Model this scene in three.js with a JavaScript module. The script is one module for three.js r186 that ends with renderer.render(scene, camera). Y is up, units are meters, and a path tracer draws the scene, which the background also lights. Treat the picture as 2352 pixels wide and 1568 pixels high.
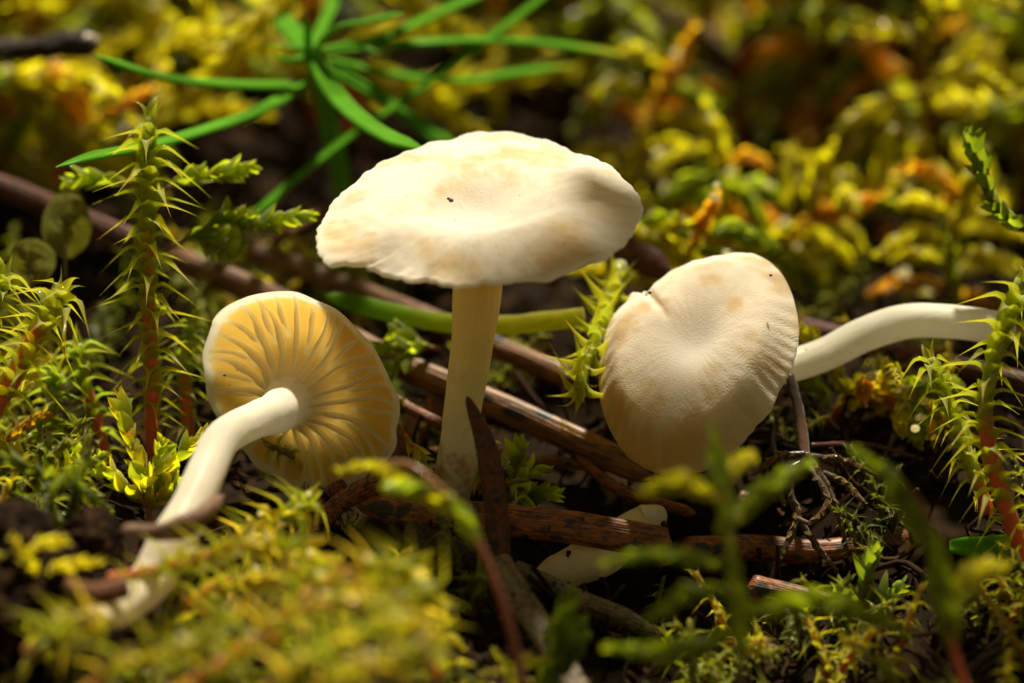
import * as THREE from 'three';
import { mergeGeometries } from 'three/addons/utils/BufferGeometryUtils.js';
import { ImprovedNoise } from 'three/addons/math/ImprovedNoise.js';

// ------------------------------------------------------------------ camera, sky, sun, exposure
// Everything is modelled in millimetres and turned into metres by toMetres() at the very end.
const D = 260, PITCH = 26 * Math.PI / 180, PPM = 34.1, EYE_H = 9.6;        // distance to the plane in focus, tilt, scale there
const SP = Math.sin(PITCH), CP = Math.cos(PITCH);
const scene = new THREE.Scene();
const camera = new THREE.PerspectiveCamera(2 * Math.atan(784 / PPM / D) * 180 / Math.PI, 1024 / 683, 0.02, 30);
camera.position.set(0, (EYE_H + SP * D) / 1000, CP * D / 1000);
camera.lookAt(0, EYE_H / 1000, 0);
camera.focus = 0.256;
camera.userData.fStop = 17.5;

const renderer = new THREE.WebGLRenderer({ antialias: true });
renderer.toneMapping = THREE.LinearToneMapping;
renderer.toneMappingExposure = 1.48;
renderer.shadowMap.enabled = true;

{ // a pale, hazy sky, a little brighter low down
  const w = 64, h = 32, a = new Float32Array(w * h * 4);
  for (let y = 0; y < h; y++) for (let x = 0; x < w; x++) {
    const el = (y + 0.5) / h * 2 - 1, k = 1.0 - 0.25 * Math.max(0, el);
    a.set([1.0 * k, 0.85 * k, 0.48 * k, 1], (y * w + x) * 4);
  }
  const t = new THREE.DataTexture(a, w, h, THREE.RGBAFormat, THREE.FloatType);
  t.mapping = THREE.EquirectangularReflectionMapping; t.magFilter = THREE.LinearFilter; t.needsUpdate = true;
  scene.background = t; scene.environment = t; scene.backgroundIntensity = 0.13; scene.environmentIntensity = 0.13;
}
const sun = new THREE.DirectionalLight(new THREE.Color(1, 0.91, 0.69), 5);
sun.position.set(0.06, 0.95, -0.49); sun.target.position.set(0, 0, 0); sun.castShadow = true;
Object.assign(sun.shadow.camera, { left: -0.15, right: 0.15, top: 0.15, bottom: -0.15, near: 0.01, far: 4 });
sun.shadow.mapSize.set(4096, 4096); sun.shadow.radius = 5;
scene.add(sun, sun.target);

// ------------------------------------------------------------------ helpers
const V = (x, y, z) => new THREE.Vector3(x, y, z);
const UPV = V(0, CP, -SP), FWD = V(0, -SP, -CP);
// a point d mm behind the plane in focus, on the line of sight through (px, py) of the 2352 x 1568 picture
function P(px, py, d = 0) {
  const k = (1 + d / D) / PPM;
  return V((px - 1176) * k, EYE_H, 0).addScaledVector(UPV, (784 - py) * k).addScaledVector(FWD, d);
}
// the same, where that line meets the level y = g
function G(px, py, g = 0) {
  const v = (784 - py) / PPM;
  return P(px, py, (EYE_H - g + v * CP) / (SP - v * CP / D));
}
function rng(seed) { let s = seed | 0; return () => { s = (s + 0x6d2b79f5) | 0; let t = Math.imul(s ^ (s >>> 15), 1 | s); t = (t + Math.imul(t ^ (t >>> 7), 61 | t)) ^ t; return ((t ^ (t >>> 14)) >>> 0) / 4294967296; }; }
const IN = new ImprovedNoise();
const noise = (x, y, z) => IN.noise(x + 17.3, y + 5.7, z + 9.1);
const fbm = (x, y, z, o = 3) => { let s = 0, a = 0.5; for (let i = 0; i < o; i++) { s += a * noise(x, y, z); x *= 2.1; y *= 2.1; z *= 2.1; a *= 0.5; } return s; };
const sstep = (a, b, x) => { const t = Math.min(1, Math.max(0, (x - a) / (b - a))); return t * t * (3 - 2 * t); };
const lerp = (a, b, t) => a + (b - a) * t;
const mix3 = (a, b, t) => [lerp(a[0], b[0], t), lerp(a[1], b[1], t), lerp(a[2], b[2], t)];

const taken = {};
function numbered(n) { const k = taken[n] = (taken[n] ?? -1) + 1; return k ? n + '_' + String(k).padStart(3, '0') : n; }
function tag(o, label, category, group, kind) {
  Object.assign(o.userData, { label, category }); if (group) o.userData.group = group; if (kind) o.userData.kind = kind; return o;
}
function thing(name, label, category, at, group) {
  const o = new THREE.Group(); o.name = numbered(name); o.position.copy(at); scene.add(o); return tag(o, label, category, group);
}
function mesh(name, geo, mat) { const m = new THREE.Mesh(geo, mat); m.name = name; m.castShadow = m.receiveShadow = true; return m; }
function part(parent, name, geo, mat, base) { if (base) geo.translate(-base.x, -base.y, -base.z); const m = mesh(name, geo, mat); parent.add(m); return m; }

class Acc {                                                                // gathers sheets and tubes into one geometry
  constructor() { this.p = []; this.n = []; this.u = []; this.c = []; this.i = []; }
  add(g, m4, tint) {
    const p = g.attributes.position, n = g.attributes.normal, u = g.attributes.uv, c = g.attributes.color, o = this.p.length / 3, a = V(), nm = new THREE.Matrix3();
    if (m4) nm.getNormalMatrix(m4);
    for (let k = 0; k < p.count; k++) {
      a.fromBufferAttribute(p, k); if (m4) a.applyMatrix4(m4); this.p.push(a.x, a.y, a.z);
      a.fromBufferAttribute(n, k); if (m4) a.applyMatrix3(nm).normalize(); this.n.push(a.x, a.y, a.z);
      this.u.push(u.getX(k), u.getY(k));
      const r = tint ?? [1, 1, 1];
      this.c.push((c ? c.getX(k) : 1) * r[0], (c ? c.getY(k) : 1) * r[1], (c ? c.getZ(k) : 1) * r[2]);
    }
    for (const k of g.index.array) this.i.push(k + o);
    return this;
  }
  build() { return grid0(this.p, this.n, this.u, this.c, this.i); }
}
function grid0(p, n, u, c, i) {
  const g = new THREE.BufferGeometry();
  g.setAttribute('position', new THREE.Float32BufferAttribute(p, 3));
  if (n) g.setAttribute('normal', new THREE.Float32BufferAttribute(n, 3));
  g.setAttribute('uv', new THREE.Float32BufferAttribute(u, 2));
  if (c) g.setAttribute('color', new THREE.Float32BufferAttribute(c, 3));
  g.setIndex(i);
  if (!n) g.computeVertexNormals();
  return g;
}
// (rows + 1) x (cols + 1) grid of at(u, v, out) -> [x, y, z, colour]
function gridGeo(rows, cols, at, wrap) {
  const p = [], u = [], c = [], i = [];
  for (let r = 0; r <= rows; r++) for (let k = 0; k <= cols; k++) {
    const q = at(r / rows, k / cols); p.push(q[0], q[1], q[2]); u.push(q[4] ?? k / cols, q[5] ?? r / rows); c.push(...(q[3] ?? [1, 1, 1]));
  }
  for (let r = 0; r < rows; r++) for (let k = 0; k < cols; k++) { const a = r * (cols + 1) + k, b = a + 1, d = a + cols + 1, e = d + 1; i.push(a, d, b, b, d, e); }
  const g = grid0(p, null, u, c, i);
  if (wrap) { const n = g.attributes.normal; for (let r = 0; r <= rows; r++) { const a = r * (cols + 1), b = a + cols; const x = n.getX(a) + n.getX(b), y = n.getY(a) + n.getY(b), z = n.getZ(a) + n.getZ(b), l = Math.hypot(x, y, z) || 1; n.setXYZ(a, x / l, y / l, z / l); n.setXYZ(b, x / l, y / l, z / l); } }
  return g;
}
// frames along a smooth line: [{p, t, x, y, s}]
function frames(pts, n, up) {
  const curve = new THREE.CatmullRomCurve3(pts, false, 'centripetal'), out = [];
  let x = null;
  for (let k = 0; k <= n; k++) {
    const s = k / n, p = curve.getPointAt(s), t = curve.getTangentAt(s);
    if (!x) { x = (up ?? (Math.abs(t.y) < 0.9 ? V(0, 1, 0) : V(1, 0, 0))).clone(); }
    x.addScaledVector(t, -x.dot(t)).normalize();
    out.push({ p, t, x: x.clone(), y: V().crossVectors(t, x), s });
  }
  out.curve = curve; out.length = n + 1; out.len = curve.getLength();
  return out;
}
function frameAt(F, s) {
  const k = Math.min(F.length - 2, Math.max(0, Math.floor(s * (F.length - 1)))), f = s * (F.length - 1) - k, a = F[k], b = F[k + 1];
  const t = a.t.clone().lerp(b.t, f).normalize(), x = a.x.clone().lerp(b.x, f); x.addScaledVector(t, -x.dot(t)).normalize();
  return { p: a.p.clone().lerp(b.p, f), t, x, y: V().crossVectors(t, x), s };
}
// a closed rod along frames; rad(s, a) -> radius in mm or [along x, along y]; col(s, a, point)
function rod(F, nr, rad, col, vScale = 1) {
  const rows = F.length - 1;
  const tube = gridGeo(rows + 2, nr, (v, u) => {
    const k = Math.round(v * (rows + 2)) - 1, a = u * Math.PI * 2, f = F[Math.min(rows, Math.max(0, k))];
    let r = rad(f.s, a); if (typeof r === 'number') r = [r, r];
    if (k < 0 || k > rows) r = [0, 0];
    const q = f.p.clone().addScaledVector(f.x, Math.cos(a) * r[0]).addScaledVector(f.y, Math.sin(a) * r[1]);
    return [q.x, q.y, q.z, col ? col(f.s, a, q) : null, u, f.s * vScale];
  }, true);
  return tube;
}
// a leaf sheet: base at the origin, growing along +y, back of the leaf towards +z
function leafGeo({ L, W, prof, ang, cup = 0.5, nl = 7, nw = 4, col, wave = 0 }) {
  const sp = [[0, 0]]; let y = 0, z = 0;
  const an = [];
  for (let k = 0; k <= nl * 4; k++) { const a = ang(k / (nl * 4)); an.push(a); y += Math.cos(a) * L / (nl * 4); z += Math.sin(a) * L / (nl * 4); sp.push([y, z]); }
  return gridGeo(nl, nw, (t, u) => {
    const k = Math.round(t * nl * 4), a = an[k], x = u * 2 - 1, w = prof(t) * W, [cy, cz] = sp[k], c = -cup * w * x * x + wave * w * Math.sin(t * 9 + x * 2) * x * x;
    return [x * w, cy - Math.sin(a) * c, cz + Math.cos(a) * c, col ? col(t, x) : null];
  });
}
const M4 = (p, X, Y, Z, s = 1) => new THREE.Matrix4().makeBasis(X.clone().multiplyScalar(s), Y.clone().multiplyScalar(s), Z.clone().multiplyScalar(s)).setPosition(p);
// places a leaf on a frame: radial direction at angle a, leaned by `lean`
function leafMatrix(f, a, r, s, twist = 0) {
  const Z = f.x.clone().multiplyScalar(Math.cos(a)).addScaledVector(f.y, Math.sin(a)), Y = f.t.clone(), X = V().crossVectors(Y, Z);
  if (twist) { X.applyAxisAngle(Z, twist); Y.applyAxisAngle(Z, twist); }
  return M4(f.p.clone().addScaledVector(Z, r), X, Y, Z, s);
}

// ------------------------------------------------------------------ textures and materials
function tex(w, h, f, srgb = true, rep = [1, 1]) {
  const a = new Uint8Array(w * h * 4);
  for (let y = 0; y < h; y++) for (let x = 0; x < w; x++) { const q = f(x / w, y / h); for (let c = 0; c < 3; c++) a[(y * w + x) * 4 + c] = Math.max(0, Math.min(255, q[c] * 255)); a[(y * w + x) * 4 + 3] = 255; }
  const t = new THREE.DataTexture(a, w, h); if (srgb) t.colorSpace = THREE.SRGBColorSpace;
  t.wrapS = t.wrapT = THREE.RepeatWrapping; t.magFilter = THREE.LinearFilter; t.repeat.set(...rep); t.needsUpdate = true; return t;
}
const per = (u, v, fx, fy, k) => { const a = u * 6.2832, b = v * 6.2832; return fbm(Math.cos(a) * fx / 6.28, Math.sin(a) * fx / 6.28 + Math.cos(b) * fy / 6.28, Math.sin(b) * fy / 6.28 + k, 4); };
const grain = tex(256, 256, (u, v) => { const n = 0.5 + 0.9 * per(u, v, 60, 60, 3) + 0.5 * per(u, v, 150, 150, 8); return [n, n, n]; }, false);
const std = (o) => new THREE.MeshPhysicalMaterial({ roughness: 0.8, side: THREE.DoubleSide, vertexColors: true, ...o });
const M = {
  cap: std({ color: new THREE.Color().setRGB(1, 1, 1), roughness: 1, specularIntensity: 0.6, transmission: 0.45, bumpMap: grain, bumpScale: 0.000028 }),
  under: std({ roughness: 1, transmission: 0.82, specularIntensity: 0.5 }),
  gill: std({ color: new THREE.Color().setRGB(0.98, 0.92, 0.74), vertexColors: false, roughness: 1, transmission: 0.88 }),
  stipe: std({ roughness: 1, specularIntensity: 0.6, clearcoat: 0.25, clearcoatRoughness: 0.35, transmission: 0.4, bumpMap: grain, bumpScale: 0.00002 }),
  speck: std({ color: new THREE.Color().setRGB(0.05, 0.03, 0.02), vertexColors: false }),
};
const wet = (r, g, b, o) => std({ color: new THREE.Color().setRGB(r, g, b), roughness: 1, transmission: 0.84, specularIntensity: 0.3, clearcoat: 0.6, clearcoatRoughness: 0.1, ...o });
M.mossYellow = wet(0.86, 0.80, 0.015);
M.mossGreen = wet(0.54, 0.64, 0.015);
M.mossDeep = wet(0.34, 0.44, 0.015);
M.mossGold = wet(0.95, 0.60, 0.02);
M.mossDark = wet(0.16, 0.095, 0.025, { transmission: 0.35, clearcoat: 1, clearcoatRoughness: 0.12 });
M.stemRed = std({ roughness: 1, transmission: 0.35, clearcoat: 0.6, clearcoatRoughness: 0.2 });
M.spikeYellow = wet(0.92, 0.84, 0.05, { transmission: 0.85, roughness: 0.65 });
M.spikeGreen = wet(0.78, 0.78, 0.05, { transmission: 0.85, roughness: 0.65 });
M.spikeGold = wet(0.95, 0.68, 0.04, { transmission: 0.85 });
M.spikeDeep = wet(0.46, 0.56, 0.03, { transmission: 0.8 });
M.dew = std({ color: new THREE.Color().setRGB(0.98, 0.93, 0.6), vertexColors: false, roughness: 1, transmission: 0.9, clearcoat: 1, clearcoatRoughness: 0.08 });  // milky yellow instead of clear: sun glints are put into the colour
M.blade = wet(0.12, 0.38, 0.012, { transmission: 0.45, specularIntensity: 0.15, clearcoat: 0.12, clearcoatRoughness: 0.2 });
M.drop = new THREE.MeshPhysicalMaterial({ color: 0xffffff, roughness: 0.04, transmission: 1, thickness: 0.0005, ior: 1.33 });

function needleTex(seed, base, dark, spots) {                              // u round the needle, v along it
  const r = rng(seed), S = []; for (let k = 0; k < spots; k++) S.push([r(), r(), 0.006 + r() * r() * 0.03, 0.6 + r() * 2.4]);
  return tex(128, 1024, (u, v) => {
    const st = per(u, v * 0.25, 46, 6, seed), n = per(u, v, 12, 26, seed + 2), f = per(u, v, 90, 40, seed + 4);
    let c = mix3(base, dark, sstep(-0.15, 0.45, n + st * 1.1)); c = c.map((x) => x * (0.8 + 0.55 * f + 0.4 * st));
    for (const s of S) { let du = Math.abs(u - s[0]); du = Math.min(du, 1 - du); const d = Math.hypot(du * 0.32, (v - s[1]) * s[3]) / s[2] + 0.5 * f; if (d < 1) c = mix3(c, [0.035, 0.03, 0.035], sstep(1, 0.6, d)); }
    return c;
  });
}
const needleBump = tex(128, 256, (u, v) => { const n = 0.5 + 0.8 * per(u, v * 0.25, 60, 5, 1) + 0.3 * per(u, v, 90, 60, 5); return [n, n, n]; }, false, [1, 4]);
const needleMat = (seed, base, dark, spots, o) => std({ map: needleTex(seed, base, dark, spots), vertexColors: false, roughness: 0.6, bumpMap: needleBump, bumpScale: 0.00014, clearcoat: 0.15, clearcoatRoughness: 0.35, ...o });
M.needleOrange = needleMat(1, [0.72, 0.40, 0.13], [0.24, 0.11, 0.05], 60, { clearcoat: 0.4 });
M.needleBrown = needleMat(2, [0.62, 0.40, 0.19], [0.30, 0.17, 0.08], 24, { clearcoat: 0.4 });
M.needleGrey = needleMat(3, [0.62, 0.54, 0.42], [0.36, 0.29, 0.21], 46);
M.needleRust = needleMat(4, [0.50, 0.22, 0.09], [0.22, 0.09, 0.04], 40);
M.bark = needleMat(5, [0.30, 0.22, 0.16], [0.10, 0.07, 0.05], 70, { roughness: 0.8, bumpScale: 0.0003 });
M.soil = std({ roughness: 1, specularIntensity: 0.2, });
M.litter = std({ roughness: 0.7, clearcoat: 0.3, clearcoatRoughness: 0.3 });

// ------------------------------------------------------------------ the ground
function groundY(x, z) {
  const far = Math.hypot(x, z) > 260 ? 0 : 1;
  let y = far * (fbm(x * 0.05, 0, z * 0.05, 4) * 3.2 + fbm(x * 0.3, 4, z * 0.3, 3) * 0.9) - 0.9;
  y += 4.5 * Math.exp(-((x + 29) ** 2 / 90 + (z - 17) ** 2 / 120));          // the crumbly mound at the lower left
  y -= 4.5 * sstep(1, 11, z) * Math.exp(-(((x - 12) / 13) ** 2));            // a dark hollow in front, under the needles
  y += 0.045 * Math.min(120, Math.max(0, -z - 35));                          // rising gently behind
  return y;
}
{
  const ax = (n, fine, all) => { const o = []; for (let k = -n; k <= n; k++) { const s = k / n; o.push(Math.sign(s) * (Math.abs(s) * fine + (Math.abs(s) ** 7) * (all - fine))); } return o; };
  const xs = ax(110, 130, 6000), zs = ax(110, 150, 6000).map((z) => z - 30);
  const g = gridGeo(zs.length - 1, xs.length - 1, (v, u) => {
    const x = xs[Math.round(u * (xs.length - 1))], z = zs[Math.round(v * (zs.length - 1))], n = fbm(x * 0.4, 1, z * 0.4, 3);
    return [x, groundY(x, z), z, mix3([0.008, 0.0045, 0.002], [0.028, 0.014, 0.006], sstep(-0.2, 0.4, n)), x / 8, z / 8];
  });
  const m = mesh('ground', g, M.soil); tag(m, 'dark damp forest soil under the moss', 'ground', null, 'structure'); scene.add(m);
}
function Gr(px, py, h = 0) { let p = G(px, py, h); for (let k = 0; k < 5; k++) p = G(px, py, groundY(p.x, p.z) + h); return p; }   // h mm above the soil
const rest = (p, up = 0) => V(p.x, groundY(p.x, p.z) + up, p.z);

// ------------------------------------------------------------------ moss builders
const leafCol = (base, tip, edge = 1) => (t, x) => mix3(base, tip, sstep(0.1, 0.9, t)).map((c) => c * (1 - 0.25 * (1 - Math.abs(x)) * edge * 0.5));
// long-tipped leaf that clasps the stem and bends outwards
const spikeLeaves = [0, 1, 2, 3, 4].map((k) => {
  const r = rng(70 + k), bend = 1.3 + 0.6 * r();
  return leafGeo({ L: 4.3 + r() * 1.0, W: 0.58 + 0.12 * r(), nl: 12, nw: 4, cup: 0.62,
    prof: (t) => (t < 0.2 ? lerp(0.8, 1, sstep(0, 0.15, t)) : Math.max(0.012, Math.pow(1 - (t - 0.2) / 0.8, 2.6) * 0.86 + 0.14 * Math.pow(1 - t, 0.8))),
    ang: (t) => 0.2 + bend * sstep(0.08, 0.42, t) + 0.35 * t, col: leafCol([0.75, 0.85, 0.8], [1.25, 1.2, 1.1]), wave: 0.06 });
});
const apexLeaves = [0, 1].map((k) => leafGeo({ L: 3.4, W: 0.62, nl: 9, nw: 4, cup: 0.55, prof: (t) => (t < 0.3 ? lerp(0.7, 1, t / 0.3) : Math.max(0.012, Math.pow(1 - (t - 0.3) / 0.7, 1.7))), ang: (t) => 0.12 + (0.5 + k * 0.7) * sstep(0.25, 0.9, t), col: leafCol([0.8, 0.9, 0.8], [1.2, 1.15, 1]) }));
// ovate concave leaf that lies along its branch
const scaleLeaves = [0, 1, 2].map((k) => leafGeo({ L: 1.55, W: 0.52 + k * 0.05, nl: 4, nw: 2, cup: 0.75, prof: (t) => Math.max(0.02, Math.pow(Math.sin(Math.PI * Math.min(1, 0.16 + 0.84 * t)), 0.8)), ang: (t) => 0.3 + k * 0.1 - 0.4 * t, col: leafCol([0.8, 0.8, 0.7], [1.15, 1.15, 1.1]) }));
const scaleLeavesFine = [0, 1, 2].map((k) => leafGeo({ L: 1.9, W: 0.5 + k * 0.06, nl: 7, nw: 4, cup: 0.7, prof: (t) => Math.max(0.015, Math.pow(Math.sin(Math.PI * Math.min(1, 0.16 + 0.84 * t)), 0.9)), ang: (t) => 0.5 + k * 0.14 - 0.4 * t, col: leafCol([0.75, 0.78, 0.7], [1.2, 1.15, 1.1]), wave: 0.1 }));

function stemGeo(pts, r0, r1, low, high, turn = 0.5, nr = 8, n = 24) {
  const F = frames(pts, n), k = pts[0].x * 3;
  return rod(F, nr, (s, a) => lerp(r0, r1, s) * (1 + 0.18 * noise(s * 14, Math.cos(a) * 1.5, Math.sin(a) * 1.5 + k)), (s) => mix3(low, high, sstep(turn - 0.08, turn + 0.08, s)).map((c) => c * (1 + 0.3 * noise(s * 22, k, 1))), 10);
}
const RED = [0.62, 0.085, 0.01], GREENISH = [0.42, 0.42, 0.05], BROWN = [0.14, 0.05, 0.02];
function dewDrops(t, sets, n, r, base, pts0) {
  for (let k = 0; k < n; k++) {
    const q = sets[Math.floor(r() * sets.length)], f = frameAt(frames(q, 8), 0.3 + 0.7 * r()), R = (pts0 ? 1.15 : 0.9) * (0.16 + 0.26 * r() * r()), g = new THREE.SphereGeometry(R, 12, 8);
    const c = f.p.clone().addScaledVector(UPV, 0.5 + R * 0.8).addScaledVector(FWD, pts0 ? -1.2 : -0.3).add(V((r() - 0.5) * 0.8, 0, (r() - 0.5) * 0.8)); g.scale(1, 0.8, 1); g.translate(c.x, c.y, c.z); part(t, 'dew_drop', g, M.dew, base);
  }
}
// upright shoot with long spreading leaves; every leaf is a part. pts run from the base to the tip.
function spikyMoss(name, label, pts, o) {
  const r = rng(o.seed), base = pts[0], t = thing(name, label, 'moss', base, o.group), F = frames(pts, 40);
  part(t, 'stem', stemGeo(pts, (o.r ?? 0.42) * 1.25, (o.r ?? 0.42) * 0.8, o.low ?? RED, GREENISH, o.turn ?? 0.65, 10, 40), M.stemRed, base);
  const n = o.n;
  for (let k = 0; k < n; k++) {
    const s = lerp(o.from ?? 0.02, 0.985, Math.pow(k / (n - 1), 0.93)), f = frameAt(F, s), a = k * 2.399 + r() * 0.7, top = sstep(0.88, 1, s), bot = 1 - 0.35 * (1 - sstep(0, 0.25, s));
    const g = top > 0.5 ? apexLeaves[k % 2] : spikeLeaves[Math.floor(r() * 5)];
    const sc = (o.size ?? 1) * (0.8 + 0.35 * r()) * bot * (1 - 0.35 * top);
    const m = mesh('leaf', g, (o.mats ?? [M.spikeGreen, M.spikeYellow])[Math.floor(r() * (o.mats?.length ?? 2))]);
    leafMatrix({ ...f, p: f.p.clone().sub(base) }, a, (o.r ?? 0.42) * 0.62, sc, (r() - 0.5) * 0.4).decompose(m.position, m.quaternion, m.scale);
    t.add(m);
  }
  dewDrops(t, [pts], o.dew ?? 0, r, base);
  return t;
}
// a branch clothed in small overlapping leaves
function leafyBranch(F, r, o) {
  const acc = o.acc ?? new Acc(), n = Math.round(F.len / (o.step ?? 0.2)), L = o.fine ? scaleLeavesFine : scaleLeaves;
  for (let k = 0; k < n; k++) {
    const s = (k + r() * 0.5) / n, f = frameAt(F, Math.min(0.99, s)), taper = (0.55 + 0.45 * sstep(0, 0.2, s)) * (1 - 0.6 * sstep(0.45, 1, s));
    const m4 = leafMatrix(f, k * 2.399 + r() * 0.5, 0.1, (o.size ?? 1) * taper * (0.85 + 0.3 * r()), (r() - 0.5) * 0.5), b = 0.75 + 0.5 * r();
    if (o.into) {
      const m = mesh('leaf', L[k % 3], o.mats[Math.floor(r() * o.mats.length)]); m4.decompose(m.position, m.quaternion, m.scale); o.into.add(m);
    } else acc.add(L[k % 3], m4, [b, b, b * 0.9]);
  }
  return acc;
}
// feathery moss: red stem, leafy side branches. o.branches: [[points], ...] or a count. Each branch is a part; with o.pick its leaves are sub-parts.
function featherMoss(name, label, pts, o) {
  const r = rng(o.seed), base = pts[0], t = o.root ?? thing(name, label, 'moss', base, o.group), F = frames(pts, 24);
  const put = (nm, g, m) => part(t, nm, g, m, base);
  put('stem', stemGeo(pts, o.r ?? 0.33, (o.r ?? 0.33) * 0.5, o.low ?? RED, o.high ?? RED, o.turn ?? 0.6), M.stemRed);
  const sets = [];
  if (Array.isArray(o.branches)) for (const b of o.branches) sets.push(b);
  else for (let k = 0; k < o.branches; k++) {
    const s = lerp(o.from ?? 0.25, 0.95, (k + 0.3 * r()) / o.branches), f = frameAt(F, s), side = k % 2 ? 1 : -1, out = (o.plane ?? f.x).clone(); out.addScaledVector(f.t, -out.dot(f.t)).normalize();
    out.applyAxisAngle(f.t, (r() - 0.5) * 1.2).multiplyScalar(side);
    const len = (o.len ?? 7) * (0.65 + 0.5 * r()) * (1 - 0.45 * s), d0 = f.t.clone().multiplyScalar(0.65).add(out).normalize(), droop = V(0, -(o.droop ?? 0.35), 0);
    const q = [f.p.clone()]; for (let j = 1; j <= 3; j++) q.push(q[j - 1].clone().addScaledVector(d0.clone().addScaledVector(droop, j * 0.5).addScaledVector(f.t, 0.1 * (r() - 0.5)).normalize(), len / 3));
    sets.push(q);
  }
  sets.push(pts.slice(-2).map((p, i) => (i ? p : frameAt(F, 0.62).p)).concat([pts.at(-1).clone().addScaledVector(F[24].t, (o.len ?? 7) * 0.3)]));
  if (o.stemLeaves !== false) {
    const half = []; for (let k = 0; k <= 4; k++) half.push(frameAt(F, lerp(o.leavesFrom ?? 0.15, 0.7, k / 4)).p);
    sets.push(half);
  }
  for (const q of sets) {
    const BF = frames(q, 12), mats = o.mats ?? [M.mossYellow, M.mossGreen, M.mossGold];
    if (o.pick) {
      const b = part(t, 'branch', stemGeo(q, 0.16, 0.06, o.core ?? RED, GREENISH, 0.55, 6, 12), M.stemRed, base);
      const B2 = frames(q.map((p) => p.clone().sub(base)), 12);
      leafyBranch(B2, r, { into: b, mats, fine: true, step: o.step ?? 0.3, size: o.size });
    } else {
      const acc = leafyBranch(BF, r, { step: o.step ?? 0.19, size: (o.size ?? 1) * (0.85 + 0.3 * r()) });
      const m = put('branch', acc.build(), mats[Math.floor(r() * mats.length)]);
      if (o.core !== null) part(m, 'branch_core', stemGeo(q, 0.15, 0.05, o.core ?? RED, [0.5, 0.3, 0.04], 0.5, 5, 8), M.stemRed, base);
    }
  }
  dewDrops(t, sets, o.dew ?? 0, r, base, o.dew > 10);
  return t;
}

// ------------------------------------------------------------------ mushrooms
// an outline traced on the rim's plane: [[px, py], ...] -> radius as a function of the angle about the cap's axis
function capFrame(c, n, xHint) {
  const Y = n.clone().normalize(), X = xHint.clone().addScaledVector(Y, -xHint.dot(Y)).normalize(), Z = V().crossVectors(X, Y);
  return { c, X, Y, Z };
}
function onPlane(fr, px, py, lift = 0) {
  const eye = V(0, EYE_H, 0).addScaledVector(FWD, -D), dir = P(px, py, 0).sub(eye), o = fr.c.clone().addScaledVector(fr.Y, lift), k = o.clone().sub(eye).dot(fr.Y) / dir.dot(fr.Y);
  const q = eye.addScaledVector(dir, k).sub(o); return [q.dot(fr.X), q.dot(fr.Z)];
}
function outline(fr, list, lift) {
  const a = list.map(([x, y]) => { let [u, v] = onPlane(fr, x, y, typeof lift === 'number' ? lift : -1.4); if (typeof lift !== 'number') for (let k = 0; k < 3; k++) [u, v] = onPlane(fr, x, y, lift(Math.atan2(v, u))); return [Math.atan2(v, u), Math.hypot(u, v)]; }).sort((p, q) => p[0] - q[0]);
  const ext = [...a.slice(-2).map(([t, r]) => [t - 2 * Math.PI, r]), ...a, ...a.slice(0, 3).map(([t, r]) => [t + 2 * Math.PI, r])];
  return (t) => {
    while (t > Math.PI) t -= 2 * Math.PI; while (t < -Math.PI) t += 2 * Math.PI;
    let k = 1; while (k < ext.length - 3 && ext[k + 1][0] < t) k++;
    const [t1, r1] = ext[k], [t2, r2] = ext[k + 1], f = Math.min(1, Math.max(0, (t - t1) / Math.max(1e-4, t2 - t1)));
    const m1 = (r2 - ext[k - 1][1]) / Math.max(0.02, t2 - ext[k - 1][0]) * (t2 - t1), m2 = (ext[k + 2][1] - r1) / Math.max(0.02, ext[k + 2][0] - t1) * (t2 - t1), f2 = f * f, f3 = f2 * f;
    return Math.max(0.5, (2 * f3 - 3 * f2 + 1) * r1 + (f3 - 2 * f2 + f) * m1 + (-2 * f3 + 3 * f2) * r2 + (f3 - f2) * m2);
  };
}
const local = (fr, x, y, z) => fr.c.clone().addScaledVector(fr.X, x).addScaledVector(fr.Y, y).addScaledVector(fr.Z, z);
// a wavy rim whose waves die out towards the middle
function settle(R, keep = 7) {
  const N = 180, sm = [], at = [];
  for (let k = 0; k < N; k++) at.push(R(k / N * 2 * Math.PI));
  for (let k = 0; k < N; k++) { let t = 0, w = 0; for (let j = -14; j <= 14; j++) { const q = Math.exp(-((j / 8) ** 2)); t += q * at[(k + j + N) % N]; w += q; } sm.push(t / w); }
  return (a, s) => { const f = (((a / (2 * Math.PI)) % 1) + 1) % 1 * N, k = Math.floor(f), q = lerp(sm[k % N], sm[(k + 1) % N], f - k); return lerp(q, R(a), s ** keep); };
}
// the cap as a closed body: upper skin, rolled rim, underside
function capGeo(fr, R0, top, thick, color, nT = 220) {
  const R = settle(R0);
  const rows = [];
  for (let k = 0; k <= 46; k++) rows.push([Math.pow(k / 46, 0.8) * 0.985, 0]);
  rows.push([0.997, 0.3], [1.0, 0.5], [0.995, 0.75], [0.98, 1]);
  for (let k = 1; k <= 26; k++) rows.push([0.98 * (1 - k / 27), 1]);
  rows.push([0.001, 1]);
  return gridGeo(rows.length - 1, nT, (v, u) => {
    const [s, w] = rows[Math.round(v * (rows.length - 1))], a = u * 2 * Math.PI, r = R(a, s) * s, x = Math.cos(a) * r, z = Math.sin(a) * r;
    const y = top(s, a, x, z) - w * thick(s, a), q = local(fr, x, y, z);
    return [q.x, q.y, q.z, color(s, a, x, z, w), x / 6, z / 6];
  }, true);
}
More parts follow.
